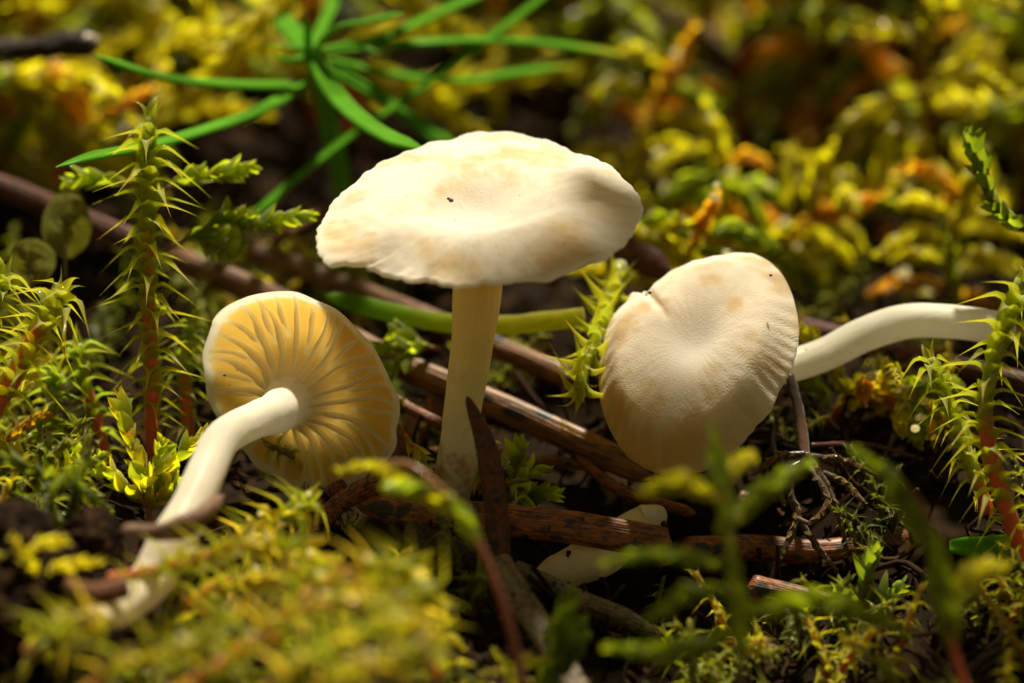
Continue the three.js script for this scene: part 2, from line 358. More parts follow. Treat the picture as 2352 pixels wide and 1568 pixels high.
// one gill as a thin blade standing on the underside between s0 and s1
function gillLine(a0, s0, s1, h, r, wob) { return { a0, s0, s1, h, ph: r() * 9, th: 0.055 + 0.03 * r(), kink: (r() - 0.5) * 0.16, wob, at(s) { return this.a0 + this.wob * Math.sin(this.ph + s * 7) * s + this.kink * sstep(0.45, 0.9, s); } }; }
function gillGeo(fr, R0, under, L) {
  const { s0, s1, h, ph, th } = L;
  const R = settle(R0), n = 22;
  return gridGeo(n, 6, (v, u) => {
    const s = lerp(s0, s1, v), a = L.at(s), r0 = R(a, s) * s, e = sstep(0, 0.3, v) * (1 - sstep(0.55, 1, v) * 0.9);
    const hh = h * e * (1 + 0.12 * Math.sin(s * 23 + ph)), w = Math.abs(u * 2 - 1), side = Math.sign(u - 0.5), lift = (1 - w) ** 0.8 * hh, off = side * th * (0.35 * Math.min(1, w * 4) + 2.2 * w * w) * (0.5 + s * 0.6);
    const x = Math.cos(a) * r0 - Math.sin(a) * off, z = Math.sin(a) * r0 + Math.cos(a) * off, q = local(fr, x, under(s, a, x, z) + 0.05 - lift, z);
    return [q.x, q.y, q.z];
  });
}
function stipeGeo(pts, rad, color) { const F = frames(pts, 150); return rod(F, 56, (s, a) => rad(s, a) * (1 + 0.03 * noise(Math.cos(a) * 1.2, Math.sin(a) * 1.2, s * 5) + 0.012 * noise(Math.cos(a) * 5, Math.sin(a) * 5, s * 22)), color, 4); }
const stipeCol = (low, high) => (s, a, q) => {
  const n = fbm(q.x * 0.5, q.y * 0.5, q.z * 0.5), fib = noise(Math.cos(a) * 7, Math.sin(a) * 7, s * 5) + 0.6 * noise(Math.cos(a) * 15, Math.sin(a) * 15, s * 9), st = sstep(0.22, 0.5, fbm(q.x * 0.9 + 7, q.y * 0.9, q.z * 0.9, 4));
  let c = mix3(low, high, s).map((v, i) => v * (1 + 0.1 * n + 0.07 * fib) * (i === 2 ? 1 - 0.12 * fib : 1));
  c = mix3(c, [0.62, 0.42, 0.2], 0.28 * st);
  return mix3([0.5, 0.36, 0.2], c, sstep(-0.03, 0.025, s + 0.09 * fbm(q.x, q.y, q.z) - 0.01));
};
function specks(t, base, list) { for (const [p, r, flat] of list) { const g = new THREE.IcosahedronGeometry(r, 1); g.scale(1, flat ?? 0.6, 1); g.translate(p.x, p.y, p.z); part(t, 'speck', g, M.speck, base); } }
const radii = (list) => (s) => { for (let k = 0; k < list.length - 1; k++) if (s <= list[k + 1][0]) { const f = sstep(0, 1, (s - list[k][0]) / (list[k + 1][0] - list[k][0])); return lerp(list[k][1], list[k + 1][1], f); } return list.at(-1)[1]; };

{ // ---- the tallest mushroom, in the middle
  const foot = P(1030, 1185, 0), t = thing('mushroom', 'tallest white mushroom with broad dished cap on upright stem in centre', 'mushroom', foot);
  const fr = capFrame(P(1105, 492, -9), V(-0.07, 1, 0.06), V(1, 0, 0));
  const LIFT = (a) => -1.05 - 0.85 * sstep(-0.2, 0.9, Math.sin(a));
  const R = outline(fr, [[725, 540], [728, 568], [741, 600], [762, 614], [785, 612], [800, 608], [830, 617], [850, 613], [868, 606], [882, 622], [905, 632], [930, 645], [958, 647], [980, 641], [1002, 652], [1040, 657], [1100, 655], [1170, 650], [1188, 640], [1235, 641], [1290, 628], [1330, 612], [1385, 600], [1420, 570], [1450, 540], [1472, 500], [1477, 470], [1462, 435], [1425, 400], [1370, 362], [1300, 335], [1225, 312], [1140, 302], [1060, 308], [985, 328], [900, 365], [820, 412], [765, 460], [738, 500]], LIFT), Rrag = (a) => R(a) * (1 + 0.011 * noise(Math.cos(a) * 13, Math.sin(a) * 13, 1) + 0.008 * noise(Math.cos(a) * 34, Math.sin(a) * 34, 2));
  const crease = [[866, 602], [884, 566], [960, 538], [1070, 521], [1180, 497], [1250, 462]].map(([x, y]) => onPlane(fr, x, y, -0.5));
  const near = (x, z) => { let b = [1e9, 0]; for (let k = 0; k < crease.length - 1; k++) { const [x1, z1] = crease[k], [x2, z2] = crease[k + 1], dx = x2 - x1, dz = z2 - z1, f = Math.min(1, Math.max(0, ((x - x1) * dx + (z - z1) * dz) / (dx * dx + dz * dz))), d = Math.hypot(x - x1 - f * dx, z - z1 - f * dz); if (d < b[0]) b = [d, (k + f) / (crease.length - 1)]; } return b; };
  const top = (s, a, x, z) => {
    const [d, k] = near(x, z), w = lerp(0.55, 1.3, k);
    const bowl = Math.exp(-((((x + 0.2) / 4.3) ** 2 + ((z + 1.5) / 3.0) ** 2) ** 1.3)), front = sstep(-0.2, 0.9, Math.sin(a));
    return -1.25 * bowl + LIFT(a) * lerp(Math.pow(sstep(0.45, 1.08, s), 1.2), sstep(0.12, 1.12, s), front * 0.8) - 0.4 * (1 - k) ** 2 * Math.exp(-((d / w) ** 2)) + 0.45 * fbm(x * 0.22, 3, z * 0.22, 3) * (0.3 + s) + 0.08 * fbm(x * 1.1, 7, z * 1.1, 3) + 0.16 * noise(a * 5, 2, 0) * sstep(0.75, 1, s) + 0.05 * Math.sin(a * 31 + 3 * Math.sin(a * 3)) * sstep(0.86, 1, s);
  };
  const thick = (s) => lerp(1.6, 0.35, sstep(0.1, 1, s));
  const col = (s, a, x, z, w) => {
    if (w === 1 && s < 0.95) return [0.95, 0.64, 0.18];
    const pat = sstep(0.02, 0.42, fbm(x * 0.28, 11, z * 0.28, 4) + 0.16 * s) * sstep(0.12, 0.45, s), fine = fbm(x * 1.8, 2, z * 1.8, 3);
    let c = mix3([0.91, 0.88, 0.80], [0.80, 0.64, 0.37], pat * 0.9); c = c.map((q) => q * (1 + 0.12 * fine + 0.09 * noise(Math.cos(a) * 18, Math.sin(a) * 18, s * 5) * sstep(0.2, 0.6, s))); c = mix3(c, [0.60, 0.40, 0.17], 0.6 * sstep(0.4, 0.62, fbm(x * 0.75, 31, z * 1.3, 4)));
    c = mix3(c, [0.86, 0.84, 0.82], 0.7 * (1 - sstep(0.1, 0.42, s)));
    return mix3(c, [0.95, 0.92, 0.85], sstep(0.93, 0.99, s) * 0.8);
  };
  part(t, 'cap', capGeo(fr, Rrag, top, thick, col, 480), M.cap, foot);
  const r = rng(5), und = (s, a, x, z) => top(s, a, x, z) - thick(s);
  for (let k = 0; k < 36; k++) { const sh = k % 2; part(t, 'gill', gillGeo(fr, R, und, gillLine(k / 36 * 6.283 + 0.05 * r(), sh ? 0.45 : 0.14, 0.95, sh ? 0.9 : 1.5, r, 0.04)), M.gill, foot); }
  const apex = local(fr, -0.1, -2.4, -0.2);
  const pts = [P(1022, 1195, 0.4), P(1048, 1080, -1.2), P(1060, 960, -3), P(1078, 840, -4.6), P(1092, 720, -6.2), apex.clone().lerp(P(1095, 650, -7.2), 0.5), apex];
  part(t, 'stem', stipeGeo(pts, radii([[0, 1.1], [0.1, 1.3], [0.2, 1.42], [0.34, 1.22], [0.4, 1.25], [0.62, 1.38], [0.86, 1.6], [0.93, 1.85], [1, 2.6]]), (s, a, q) => stipeCol([0.93, 0.88, 0.74], [0.95, 0.82, 0.36])(sstep(0.25, 0.7, s), a, q)), M.stipe, foot);  // yellower towards the top: the cap's yellow shade is put into the colour
  const pk = (px, py) => { let y = -0.5, x, z; for (let k = 0; k < 6; k++) { [x, z] = onPlane(fr, px, py, y); y = top(Math.hypot(x, z) / R(Math.atan2(z, x)), Math.atan2(z, x), x, z); } return local(fr, x, y, z); };
  { const l = [[pk(1036, 461), 0.17], [pk(1030, 457), 0.11]], q = rng(6); for (let k = 0; k < 24; k++) l.push([pk(820 + q() * 560, 390 + q() * 200), 0.025 + 0.04 * q() * q()]); specks(t, foot, l); }
  const sr = rng(9); const sp = []; for (let k = 0; k < 10; k++) { const y = 700 + sr() * 420; sp.push([P(1045 + (1140 - y) * 0.09 + sr() * 55, y, -5.2 - (1150 - y) * 0.0123), 0.045 + 0.03 * sr()]); } specks(t, foot, sp);
}

{ // ---- the mushroom at the left, gills towards us
  const foot = P(318, 1372, -20), t = thing('mushroom', 'left mushroom tipped over, showing glowing yellow gills and a bent white stem', 'mushroom', foot);
  const n = UPV.clone().multiplyScalar(0.30).addScaledVector(FWD, 0.9).add(V(0.34, 0, 0));          // the cap's upper side looks away from us
  const fr = capFrame(P(684, 908, -1.5), n, V(1, 0, 0));
  const R = outline(fr, [[490, 735], [488, 745], [520, 703], [560, 684], [605, 670], [650, 667], [700, 676], [745, 694], [790, 725], [830, 762], [862, 806], [890, 850], [905, 885], [918, 920], [921, 955], [914, 985], [912, 1020], [895, 1050], [860, 1075], [820, 1110], [780, 1122], [742, 1127], [712, 1118], [703, 1104], [690, 1118], [655, 1112], [632, 1096], [590, 1068], [560, 1035], [515, 985], [488, 930], [474, 880], [470, 810], [478, 775]], -0.6);
  const top = (s, a, x, z) => 1.9 * (1 - s * s) - 1.6 * Math.exp(-((s / 0.3) ** 2)) - 0.6 * s ** 6 + 0.35 * fbm(x * 0.3, 5, z * 0.3) * s + 0.16 * Math.sin(a * 13) * s ** 8;
  const thick = (s) => lerp(1.1, 0.3, sstep(0.05, 0.9, s)) + 2.7 * Math.exp(-((s / 0.31) ** 1.5));
  const r = rng(21), gills = [];
  for (let k = 0; k < 40; k++) {
    const kind = k % 4, a = k / 40 * 6.283 + (r() - 0.5) * 0.08;
    gills.push(gillLine(a, kind === 0 ? 0.1 : kind === 2 ? 0.2 : 0.4 + 0.22 * r(), 0.9 + 0.06 * r(), (kind % 2 ? 0.45 : 0.7) + 0.2 * r(), r, 0.05));
  }
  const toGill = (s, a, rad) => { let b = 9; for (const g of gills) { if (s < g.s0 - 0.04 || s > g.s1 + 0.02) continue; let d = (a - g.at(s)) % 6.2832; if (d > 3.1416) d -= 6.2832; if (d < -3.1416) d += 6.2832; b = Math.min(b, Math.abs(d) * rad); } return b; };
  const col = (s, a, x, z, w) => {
    if (w === 1 && s < 0.93) return mix3([0.92, 0.86, 0.7], mix3([0.98, 0.87, 0.54], [0.97, 0.69, 0.18], sstep(0.04, 0.3, toGill(s, a, Math.hypot(x, z)))), sstep(0.16, 0.42, s)).map((c) => c * (1 + 0.12 * fbm(x * 0.6, 1, z * 0.6)));  // orange bays, pale gill lines: contrast of the backlit glow painted in
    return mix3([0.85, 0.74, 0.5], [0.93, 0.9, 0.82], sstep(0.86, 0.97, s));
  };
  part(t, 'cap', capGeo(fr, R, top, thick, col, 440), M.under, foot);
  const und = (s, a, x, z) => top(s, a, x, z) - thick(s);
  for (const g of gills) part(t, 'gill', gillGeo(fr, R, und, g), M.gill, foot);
  const ap = local(fr, 0, 0.2, 0);
  const pts = [P(205, 1440, -26), P(255, 1408, -24), P(312, 1365, -21.5), P(352, 1325, -20), P(395, 1245, -19), P(440, 1160, -17), P(477, 1075, -14.5), P(510, 1010, -11.6), local(fr, -0.3, -6.0, 0.3), local(fr, 0, -3.6, 0), local(fr, 0, -1.8, 0), ap];
  part(t, 'stem', stipeGeo(pts, radii([[0, 0.9], [0.08, 1.1], [0.2, 1.35], [0.3, 1.45], [0.42, 1.25], [0.62, 1.2], [0.78, 1.2], [0.84, 1.28], [0.9, 1.45], [0.95, 1.75], [1, 2.1]]), stipeCol([0.84, 0.72, 0.52], [0.9, 0.87, 0.8])), M.stipe, foot);
  const band = frames([P(285, 1215, -21.5), P(372, 1222, -22), P(425, 1208, -22), P(478, 1172, -20.5), P(500, 1140, -18)], 16);
  const rr = rng(3), pl = []; for (const [x, y, q] of [[516, 862, 0.1], [527, 885, 0.05], [707, 912, 0.12], [545, 850, 0.05], [775, 915, 0.05]]) pl.push([P(x, y, -2.4), q]); specks(t, foot, pl);
  const w = thing('plant_shred', 'brown wet shred wrapped across the bent stem of the left mushroom', 'debris', band[0].p);
  part(w, 'shred', rod(band, 10, (s) => [0.85 * Math.sin(Math.PI * (0.1 + 0.85 * s)) * (1 + 0.5 * noise(s * 6, 1, 2)), 0.5], (s, a) => mix3([0.07, 0.03, 0.018], [0.2, 0.1, 0.06], 0.5 + noise(s * 9, a, 1))), M.litter, band[0].p);
}

{ // ---- the mushroom at the right, lying with its cap towards us
  const foot = P(2330, 760, 3), t = thing('mushroom', 'right mushroom leaning sideways, split cream cap facing us, curved stem behind', 'mushroom', foot);
  const n = V(-0.34, 0, 0).addScaledVector(UPV, 0.58).addScaledVector(FWD, -0.86);
  const fr = capFrame(P(1618, 830, -3), n, V(1, 0, 0));
  const R = outline(fr, [[1450, 664], [1468, 662], [1476, 672], [1484, 668], [1500, 646], [1545, 612], [1600, 590], [1650, 578], [1705, 570], [1745, 580], [1785, 612], [1810, 655], [1824, 700], [1830, 755], [1824, 800], [1808, 850], [1786, 890], [1762, 940], [1735, 965], [1712, 995], [1680, 1030], [1630, 1062], [1580, 1078], [1530, 1082], [1482, 1070], [1440, 1042], [1408, 1000], [1384, 950], [1372, 890], [1370, 840], [1380, 770], [1402, 720], [1430, 690]], -0.85);
  const slit = [onPlane(fr, 1478, 668, 0.5), onPlane(fr, 1545, 745, 2)];
  const top = (s, a, x, z) => {
    const dx = slit[1][0] - slit[0][0], dz = slit[1][1] - slit[0][1], f = Math.min(1, Math.max(0, ((x - slit[0][0]) * dx + (z - slit[0][1]) * dz) / (dx * dx + dz * dz))), d = Math.hypot(x - slit[0][0] - f * dx, z - slit[0][1] - f * dz);
    return 2.9 * (1 - s ** 2.4) - 0.95 * Math.exp(-((s / 0.28) ** 2)) - 1.25 * sstep(0.7, 1.02, s) - 0.7 * (1 - f) * Math.exp(-((d / 0.28) ** 2)) + 0.3 * fbm(x * 0.35, 9, z * 0.35) * s + 0.007 * Math.sin(a * 27 + 3 * Math.sin(a * 4 + s * 3)) * sstep(0.12, 0.35, s) * (1 - 0.8 * s) + 0.05 * Math.sin(a * 40 + Math.sin(a * 5)) * sstep(0.7, 1, s);
  };
  const thick = (s) => lerp(1.3, 0.3, sstep(0.1, 1, s));
  const col = (s, a, x, z, w) => {
    if (w === 1 && s < 0.95) return [0.95, 0.64, 0.18];
    const pat = sstep(0.0, 0.4, fbm(x * 0.4, 15, z * 0.4, 4) + 0.05), str = fbm(Math.cos(a) * 6, Math.sin(a) * 6, s * 2, 3);
    let c = mix3([0.93, 0.88, 0.77], [0.78, 0.60, 0.33], pat * 0.85 * sstep(0.2, 0.5, s)).map((q) => q * (1 + 0.14 * str));
    c = mix3(c, [0.70, 0.50, 0.13], 0.95 * sstep(0.55, 0.95, s + 0.2 * str) * Math.max(0, Math.cos(a - 2.3)));  // yellow brown lower left margin: shade and light seeping through, painted in
    return mix3(c, [0.93, 0.92, 0.89], 0.95 * (1 - sstep(0.1, 0.46, s + 0.35 * str)));
  };
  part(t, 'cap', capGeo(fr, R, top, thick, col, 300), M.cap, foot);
  const r = rng(31), und = (s, a, x, z) => top(s, a, x, z) - thick(s);
  for (let k = 0; k < 30; k++) part(t, 'gill', gillGeo(fr, R, und, gillLine(k / 30 * 6.283, k % 2 ? 0.5 : 0.16, 0.93, 1, r, 0.05)), M.gill, foot);
  const ap = local(fr, 0.2, 0.3, 0);
  const pts = [ap, ap.clone().lerp(P(1800, 842, 2.5), 0.5), P(1800, 842, 2.5), P(1890, 815, 3.2), P(1985, 768, 3.5), P(2080, 738, 3.5), P(2180, 738, 3), P(2270, 748, 2.5), P(2330, 750, 2.5)].reverse();
  part(t, 'stem', stipeGeo(pts, radii([[0, 1.0], [0.1, 1.15], [0.35, 1.2], [0.6, 1.12], [0.75, 1.15], [0.9, 1.3], [1, 2.2]]), stipeCol([0.88, 0.84, 0.72], [0.9, 0.86, 0.74])), M.stipe, foot);
  const pl = []; const sr = rng(77); for (let k = 0; k < 9; k++) pl.push([P(1830 + sr() * 180, 815 - sr() * 30 + 10, 2.2), 0.045]);
  pl.push([P(1492, 672, -8), 0.14], [P(1770, 632, -4.5), 0.12]); specks(t, foot, pl);
}

{ // ---- a small one under the needles
  const foot = P(1255, 1325, -2), t = thing('small_mushroom', 'little pale mushroom lying under the crossing needle, mostly hidden', 'mushroom', foot);
  const pts = [P(1225, 1338, -4.5), P(1290, 1312, -4), P(1360, 1280, -3.4), P(1430, 1235, -2.4), P(1490, 1195, -1)];
  part(t, 'stem', stipeGeo(pts, radii([[0, 0.7], [0.2, 1.25], [0.55, 1.6], [0.8, 1.35], [1, 1.2]]), stipeCol([0.8, 0.68, 0.42], [0.86, 0.76, 0.5])), M.stipe, foot);
  const fr = capFrame(P(1502, 1186, -1.5), V(0.75, 0.5, -0.1), V(0, -1, 0.3)), R = (a) => 1.15 + 0.12 * Math.sin(a * 3 + 1);
  part(t, 'cap', capGeo(fr, R, (s) => 1.1 * (1 - s * s) - 0.2, (s) => lerp(0.7, 0.2, s), () => [0.88, 0.85, 0.78], 60), M.cap, foot);
}

// ------------------------------------------------------------------ needles, twig and litter
function needle(name, label, pts, w, h, mat, o = {}) {
  const F = frames(pts, 40, o.up), t = thing(name, label, o.cat ?? 'pine needle', pts[0], o.group);
  const tip = o.tip ?? 0.06, end = o.end ?? 0.03;
  const g = rod(F, 18, (s, a) => {
    const e = Math.min(1, Math.sqrt(Math.max(0.0, s / end)), Math.sqrt(Math.max(0, (1 - s) / tip))), ca = Math.cos(a), half = Math.sin(a) > 0 ? 1 : (o.flat ?? 0.35);
    const n = 1 + 0.05 * noise(ca * 2, s * 9, Math.sin(a) * 2 + pts[0].x);
    return [w * e * n, h * half * e * n];
  }, null, 1);
  part(t, 'needle_blade', g, mat, pts[0]);
  return t;
}
const faceUs = FWD.clone().negate();
needle('pine_needle', 'brown needle lying highest behind the centre mushroom, under its cap', [P(505, 548, 26), P(700, 620, 22), P(940, 712, 17), P(1180, 812, 12), P(1340, 880, 9)], 0.9, 0.8, M.needleBrown);
needle('pine_needle', 'long grey brown needle running down behind the centre mushroom stem', [P(385, 585, 20), P(640, 690, 15), P(920, 835, 9), P(1180, 945, 5), P(1400, 1045, 2), P(1520, 1105, 0)], 1.1, 0.9, M.needleBrown);
needle('pine_needle', 'dark brown needle at the left edge behind the round leaves', [P(-60, 405, 22), P(60, 448, 20), P(180, 498, 17), P(330, 560, 14)], 0.95, 0.9, M.needleRust);
needle('pine_needle', 'long black spotted needle lying level across the foot of the centre mushroom', [P(815, 1158, -4), P(1000, 1180, -4.6), P(1300, 1210, -5), P(1545, 1250, -5)], 1.1, 0.5, M.needleOrange, { up: V(0, CP, -SP), tip: 0.03, end: 0.12 });
needle('pine_needle', 'rusty upright needle standing in front of the centre mushroom stem', [P(1146, 1292, -9), P(1140, 1170, -9), P(1118, 1030, -9), P(1072, 908, -9)], 0.78, 0.6, M.needleRust, { up: V(1, 0, 0), tip: 0.4, flat: 0.6 });
needle('pine_needle', 'pale grey needle slanting below the level one, half lit', [P(1175, 1302, -7), P(1330, 1375, -8), P(1440, 1420, -8.5), P(1520, 1462, -9)], 0.75, 0.75, M.needleGrey, { tip: 0.25 });
needle('pine_needle', 'mottled grey needle with black spots running out at the bottom edge', [P(1135, 1280, -11), P(1195, 1375, -13), P(1258, 1470, -15), P(1340, 1610, -18)], 0.95, 0.6, M.needleGrey, { up: V(1, 0, 0), tip: 0.02 });
needle('pine_needle', 'orange brown needle lying level behind the dark withered moss', [P(1560, 1262, -2), P(1725, 1258, -1), P(1900, 1268, -0.5), P(2100, 1232, 0)], 0.9, 0.6, M.needleOrange, { up: UPV });
needle('pine_needle', 'brown needle stub under the foreground moss right of centre', [P(1690, 1150, 3), P(1770, 1175, 2.5), P(1880, 1218, 2)], 0.85, 0.6, M.needleBrown, { up: UPV });
needle('pine_needle', 'wet brown needle slanting down at the lower right', [P(1715, 1345, -6), P(1830, 1372, -6), P(1960, 1410, -7), P(2110, 1462, -8)], 0.85, 0.6, M.needleOrange, { up: UPV });
needle('pine_needle', 'short rusty needle end near the bottom below the wet slanting one', [Gr(1690, 1490, 1), Gr(1760, 1492, 1.4), Gr(1800, 1500, 1.2)], 0.55, 0.5, M.needleRust, { up: UPV, tip: 0.3 });
needle('pine_needle', 'far brown needle behind the right mushroom stem', [P(1820, 745, 16), P(1960, 780, 14), P(2200, 840, 11), P(2400, 890, 9)], 0.8, 0.7, M.needleRust);
needle('bark_strip', 'tan fibrous strip below the left mushroom cap', [P(712, 1250, -6), P(755, 1180, -5), P(820, 1130, -4.5), P(925, 1090, -4)], 0.75, 0.35, M.needleOrange, { up: UPV, cat: 'debris', tip: 0.1 });
needle('bark_strip', 'second tan strip tucked behind the first below the gills', [P(690, 1205, -3), P(740, 1150, -2.5), P(800, 1115, -2)], 0.7, 0.3, M.needleOrange, { up: UPV, cat: 'debris' });
needle('bark_strip', 'dark strip lying behind the foot of the centre mushroom', [P(900, 1060, 6), P(960, 980, 7), P(1020, 930, 8)], 1.2, 0.4, M.needleBrown, { up: UPV, cat: 'debris' });
needle('bark_strip', 'dark wet splinter crossing under the level spotted needle', [P(930, 1215, -8), P(1040, 1265, -9), P(1135, 1300, -9.5)], 0.8, 0.35, M.bark, { up: UPV, cat: 'debris' });
needle('pine_needle', 'slim orange needle lying between the gilled cap and the centre stem', [P(850, 870, 7), P(930, 930, 5), P(1040, 985, 3)], 0.45, 0.4, M.needleOrange);
needle('pine_needle', 'slim brown needle crossing behind the rusty upright one', [P(1060, 1110, 4), P(1230, 1060, 4), P(1400, 1075, 3)], 0.42, 0.4, M.needleBrown);
needle('pine_needle', 'thin orange needle slanting under the right cap', [P(1290, 1010, 4), P(1420, 1120, 1), P(1600, 1180, -1)], 0.45, 0.4, M.needleOrange);
needle('pine_needle', 'slim tan needle poking up to the left behind the whorled plant stem', [P(620, 560, 22), P(720, 500, 26), P(800, 470, 28)], 0.55, 0.5, M.needleOrange);
needle('bark_scale', 'reddish brown bud scale between the two pale caps', [P(1390, 612, 16), P(1440, 585, 15), P(1490, 600, 14), P(1545, 640, 13)], 1.1, 0.5, M.needleRust, { up: UPV, cat: 'debris', tip: 0.3, end: 0.25 });
[[20, 1270, -23, 3.2, 'largest dark crumb of humus at the lower left edge'], [120, 1310, -24, 2.0, 'dark humus crumb beside the foot of the left mushroom'], [0, 1400, -26, 3.0, 'dark humus lump low at the left edge'], [205, 1500, -28, 2.2, 'small dark humus lump below the left mushroom foot'], [215, 1235, -20, 1.9, 'brown humus crumb left of the banded stem']].forEach(([x, y, d, R, lb], i) => {
  const c = P(x, y, d), t = thing('humus_lump', lb, 'soil lump', c.clone().add(V(0, -R, 0))), g = new THREE.IcosahedronGeometry(1, 12), p = g.attributes.position, q = V(), cs = [];
  for (let k = 0; k < p.count; k++) {
    q.fromBufferAttribute(p, k); const n = fbm(q.x * 1.3 + i * 5, q.y * 1.3, q.z * 1.3, 4), m = fbm(q.x * 4, q.y * 4 + i, q.z * 4, 3);
    q.multiplyScalar(R * (1 + 0.6 * n + 0.2 * m)); p.setXYZ(k, q.x + c.x, q.y * 0.85 + c.y, q.z + c.z); cs.push(...mix3([0.008, 0.004, 0.002], [0.06, 0.028, 0.013], sstep(-0.1, 0.6, m + 0.5 * n)));
  }
  g.setAttribute('color', new THREE.Float32BufferAttribute(cs, 3)); g.computeVertexNormals(); part(t, 'lump', g, M.soil, t.position.clone());
});
needle('bark_strip', 'tan wood shred lying left of the left mushroom foot', [P(150, 1350, -27), P(220, 1365, -28), P(300, 1345, -28)], 0.7, 0.4, M.needleOrange, { up: UPV, cat: 'debris' });
{
  const pts = [P(-90, 118, 27), P(0, 112, 27), P(80, 112, 26), P(150, 100, 25), P(207, 98, 24)], F = frames(pts, 44), t = thing('twig', 'dark broken twig poking in at the top left corner', 'twig', pts[0]);
  part(t, 'bark', rod(F, 26, (s, a) => lerp(0.75, 1.05, sstep(0.5, 0.95, s)) * (1 + 0.22 * noise(Math.cos(a) * 1.7, Math.sin(a) * 1.7, s * 16)), null, 1), M.bark, pts[0]);
  const e = frames([P(197, 98, 23.9), P(217, 99, 23)], 6);
  part(t, 'broken_end', rod(e, 18, (s, a) => 0.8 * (1 - 0.3 * s) * (1 + 0.35 * noise(Math.cos(a) * 2, Math.sin(a) * 2, s * 3 + 4)), (s, a) => mix3([0.05, 0.03, 0.02], [0.6, 0.5, 0.42], sstep(0, 0.3, Math.sin(a + 2.4))), 1), M.litter, pts[0]);
}

// ------------------------------------------------------------------ green plants
function ribbonLeaf(pts, w, o = {}) {                                     // a narrow fleshy leaf with a sunken midrib and a sharp tip
  const F = frames(pts, 30, o.up ?? UPV.clone().addScaledVector(FWD, -0.6).normalize());
  return rod(F, 14, (s, a) => {
    const e = Math.min(1, 0.55 + s * 3) * Math.min(1, Math.pow(Math.max(0, (1 - s) / (o.tip ?? 0.13)), 0.7)), c = Math.cos(a), sn = Math.sin(a);
    return [w * 0.45 * e * (c > 0 ? 1 - 0.75 * Math.exp(-((sn / 0.35) ** 2)) : 0.8), w * e * (1 + 0.04 * noise(s * 12, sn, pts[0].x))];
  }, (s, a) => { const n = noise(s * 10, Math.cos(a), Math.sin(a) + pts[0].y) + 0.7 * noise(s * 3, Math.sin(a) * 9, 4) - 0.6 * sstep(0.3, 0.6, fbm(s * 14, Math.sin(a) * 2, pts[0].x)), y = o.yellow ? sstep(o.yellow, 1, s) : 0; return mix3([1, 1, 1].map((c) => c * (1 + 0.25 * n)), [4.2, 1.3, 1.2], y); }, 1);
}
{
  const base = rest(P(790, 470, 26)), t = thing('whorled_plant', 'bright green plant with narrow leaves in a whorl behind the tallest cap', 'plant', base);
  const L = (list, w, o) => part(t, 'leaf', ribbonLeaf(list.map((q) => P(...q)), w, o), M.blade, base);
  L([[705, 120, 20], [660, 60, 24], [600, 10, 29], [520, -60, 34]], 0.9);
  L([[725, 110, 19], [770, 65, 17], [850, 48, 15], [928, 30, 13]], 0.51);
  L([[740, 112, 20], [870, 88, 22], [1010, 28, 26], [1130, -25, 31]], 0.51);
  L([[750, 118, 22], [1000, 95, 23], [1210, 95, 25], [1450, 128, 28]], 0.51, { yellow: 0.75, tip: 0.08 });
  L([[760, 135, 23], [900, 170, 25], [1060, 185, 27], [1200, 165, 29], [1325, 150, 31]], 0.51, { yellow: 0.85 });
  L([[725, 140, 19], [770, 215, 15], [830, 275, 10], [900, 318, 6], [975, 345, 3]], 0.79);
  L([[750, 145, 23], [830, 185, 24], [930, 255, 25], [1060, 345, 26]], 0.71);
  L([[700, 195, 21], [560, 195, 18], [380, 178, 14], [210, 125, 11]], 0.63);
  L([[705, 190, 20], [600, 252, 15], [480, 295, 10], [340, 335, 4], [200, 362, 0], [125, 385, -1.5]], 0.63, { tip: 0.12 });
  L([[715, 130, 19], [670, 138, 18], [628, 125, 17]], 0.51, { tip: 0.35 });
  L([[745, 112, 19], [810, 102, 18], [877, 122, 17]], 0.37, { tip: 0.4 });
  L([[710, 115, 19], [706, 75, 18], [703, 35, 17]], 0.33, { tip: 0.6 });
  L([[720, 120, 19], [690, 110, 18], [600, 103, 18]], 0.30, { tip: 0.5 });
  L([[735, 150, 21], [752, 260, 23], [778, 420, 25]], 0.62);
  L([[716, 112, 20], [755, 30, 25], [800, -60, 31]], 0.5);
  L([[745, 160, 22], [850, 215, 24], [960, 290, 27], [1050, 380, 29]], 0.66);
  const st = [base, P(785, 420, 26), P(760, 300, 24), P(738, 200, 21.5), P(718, 108, 19)];
  part(t, 'stem', rod(frames(st, 30), 10, (s, a) => 0.62 * (1 + 0.16 * Math.cos(a * 4)), () => [1.3, 1.05, 1], 1), M.blade, base);
}
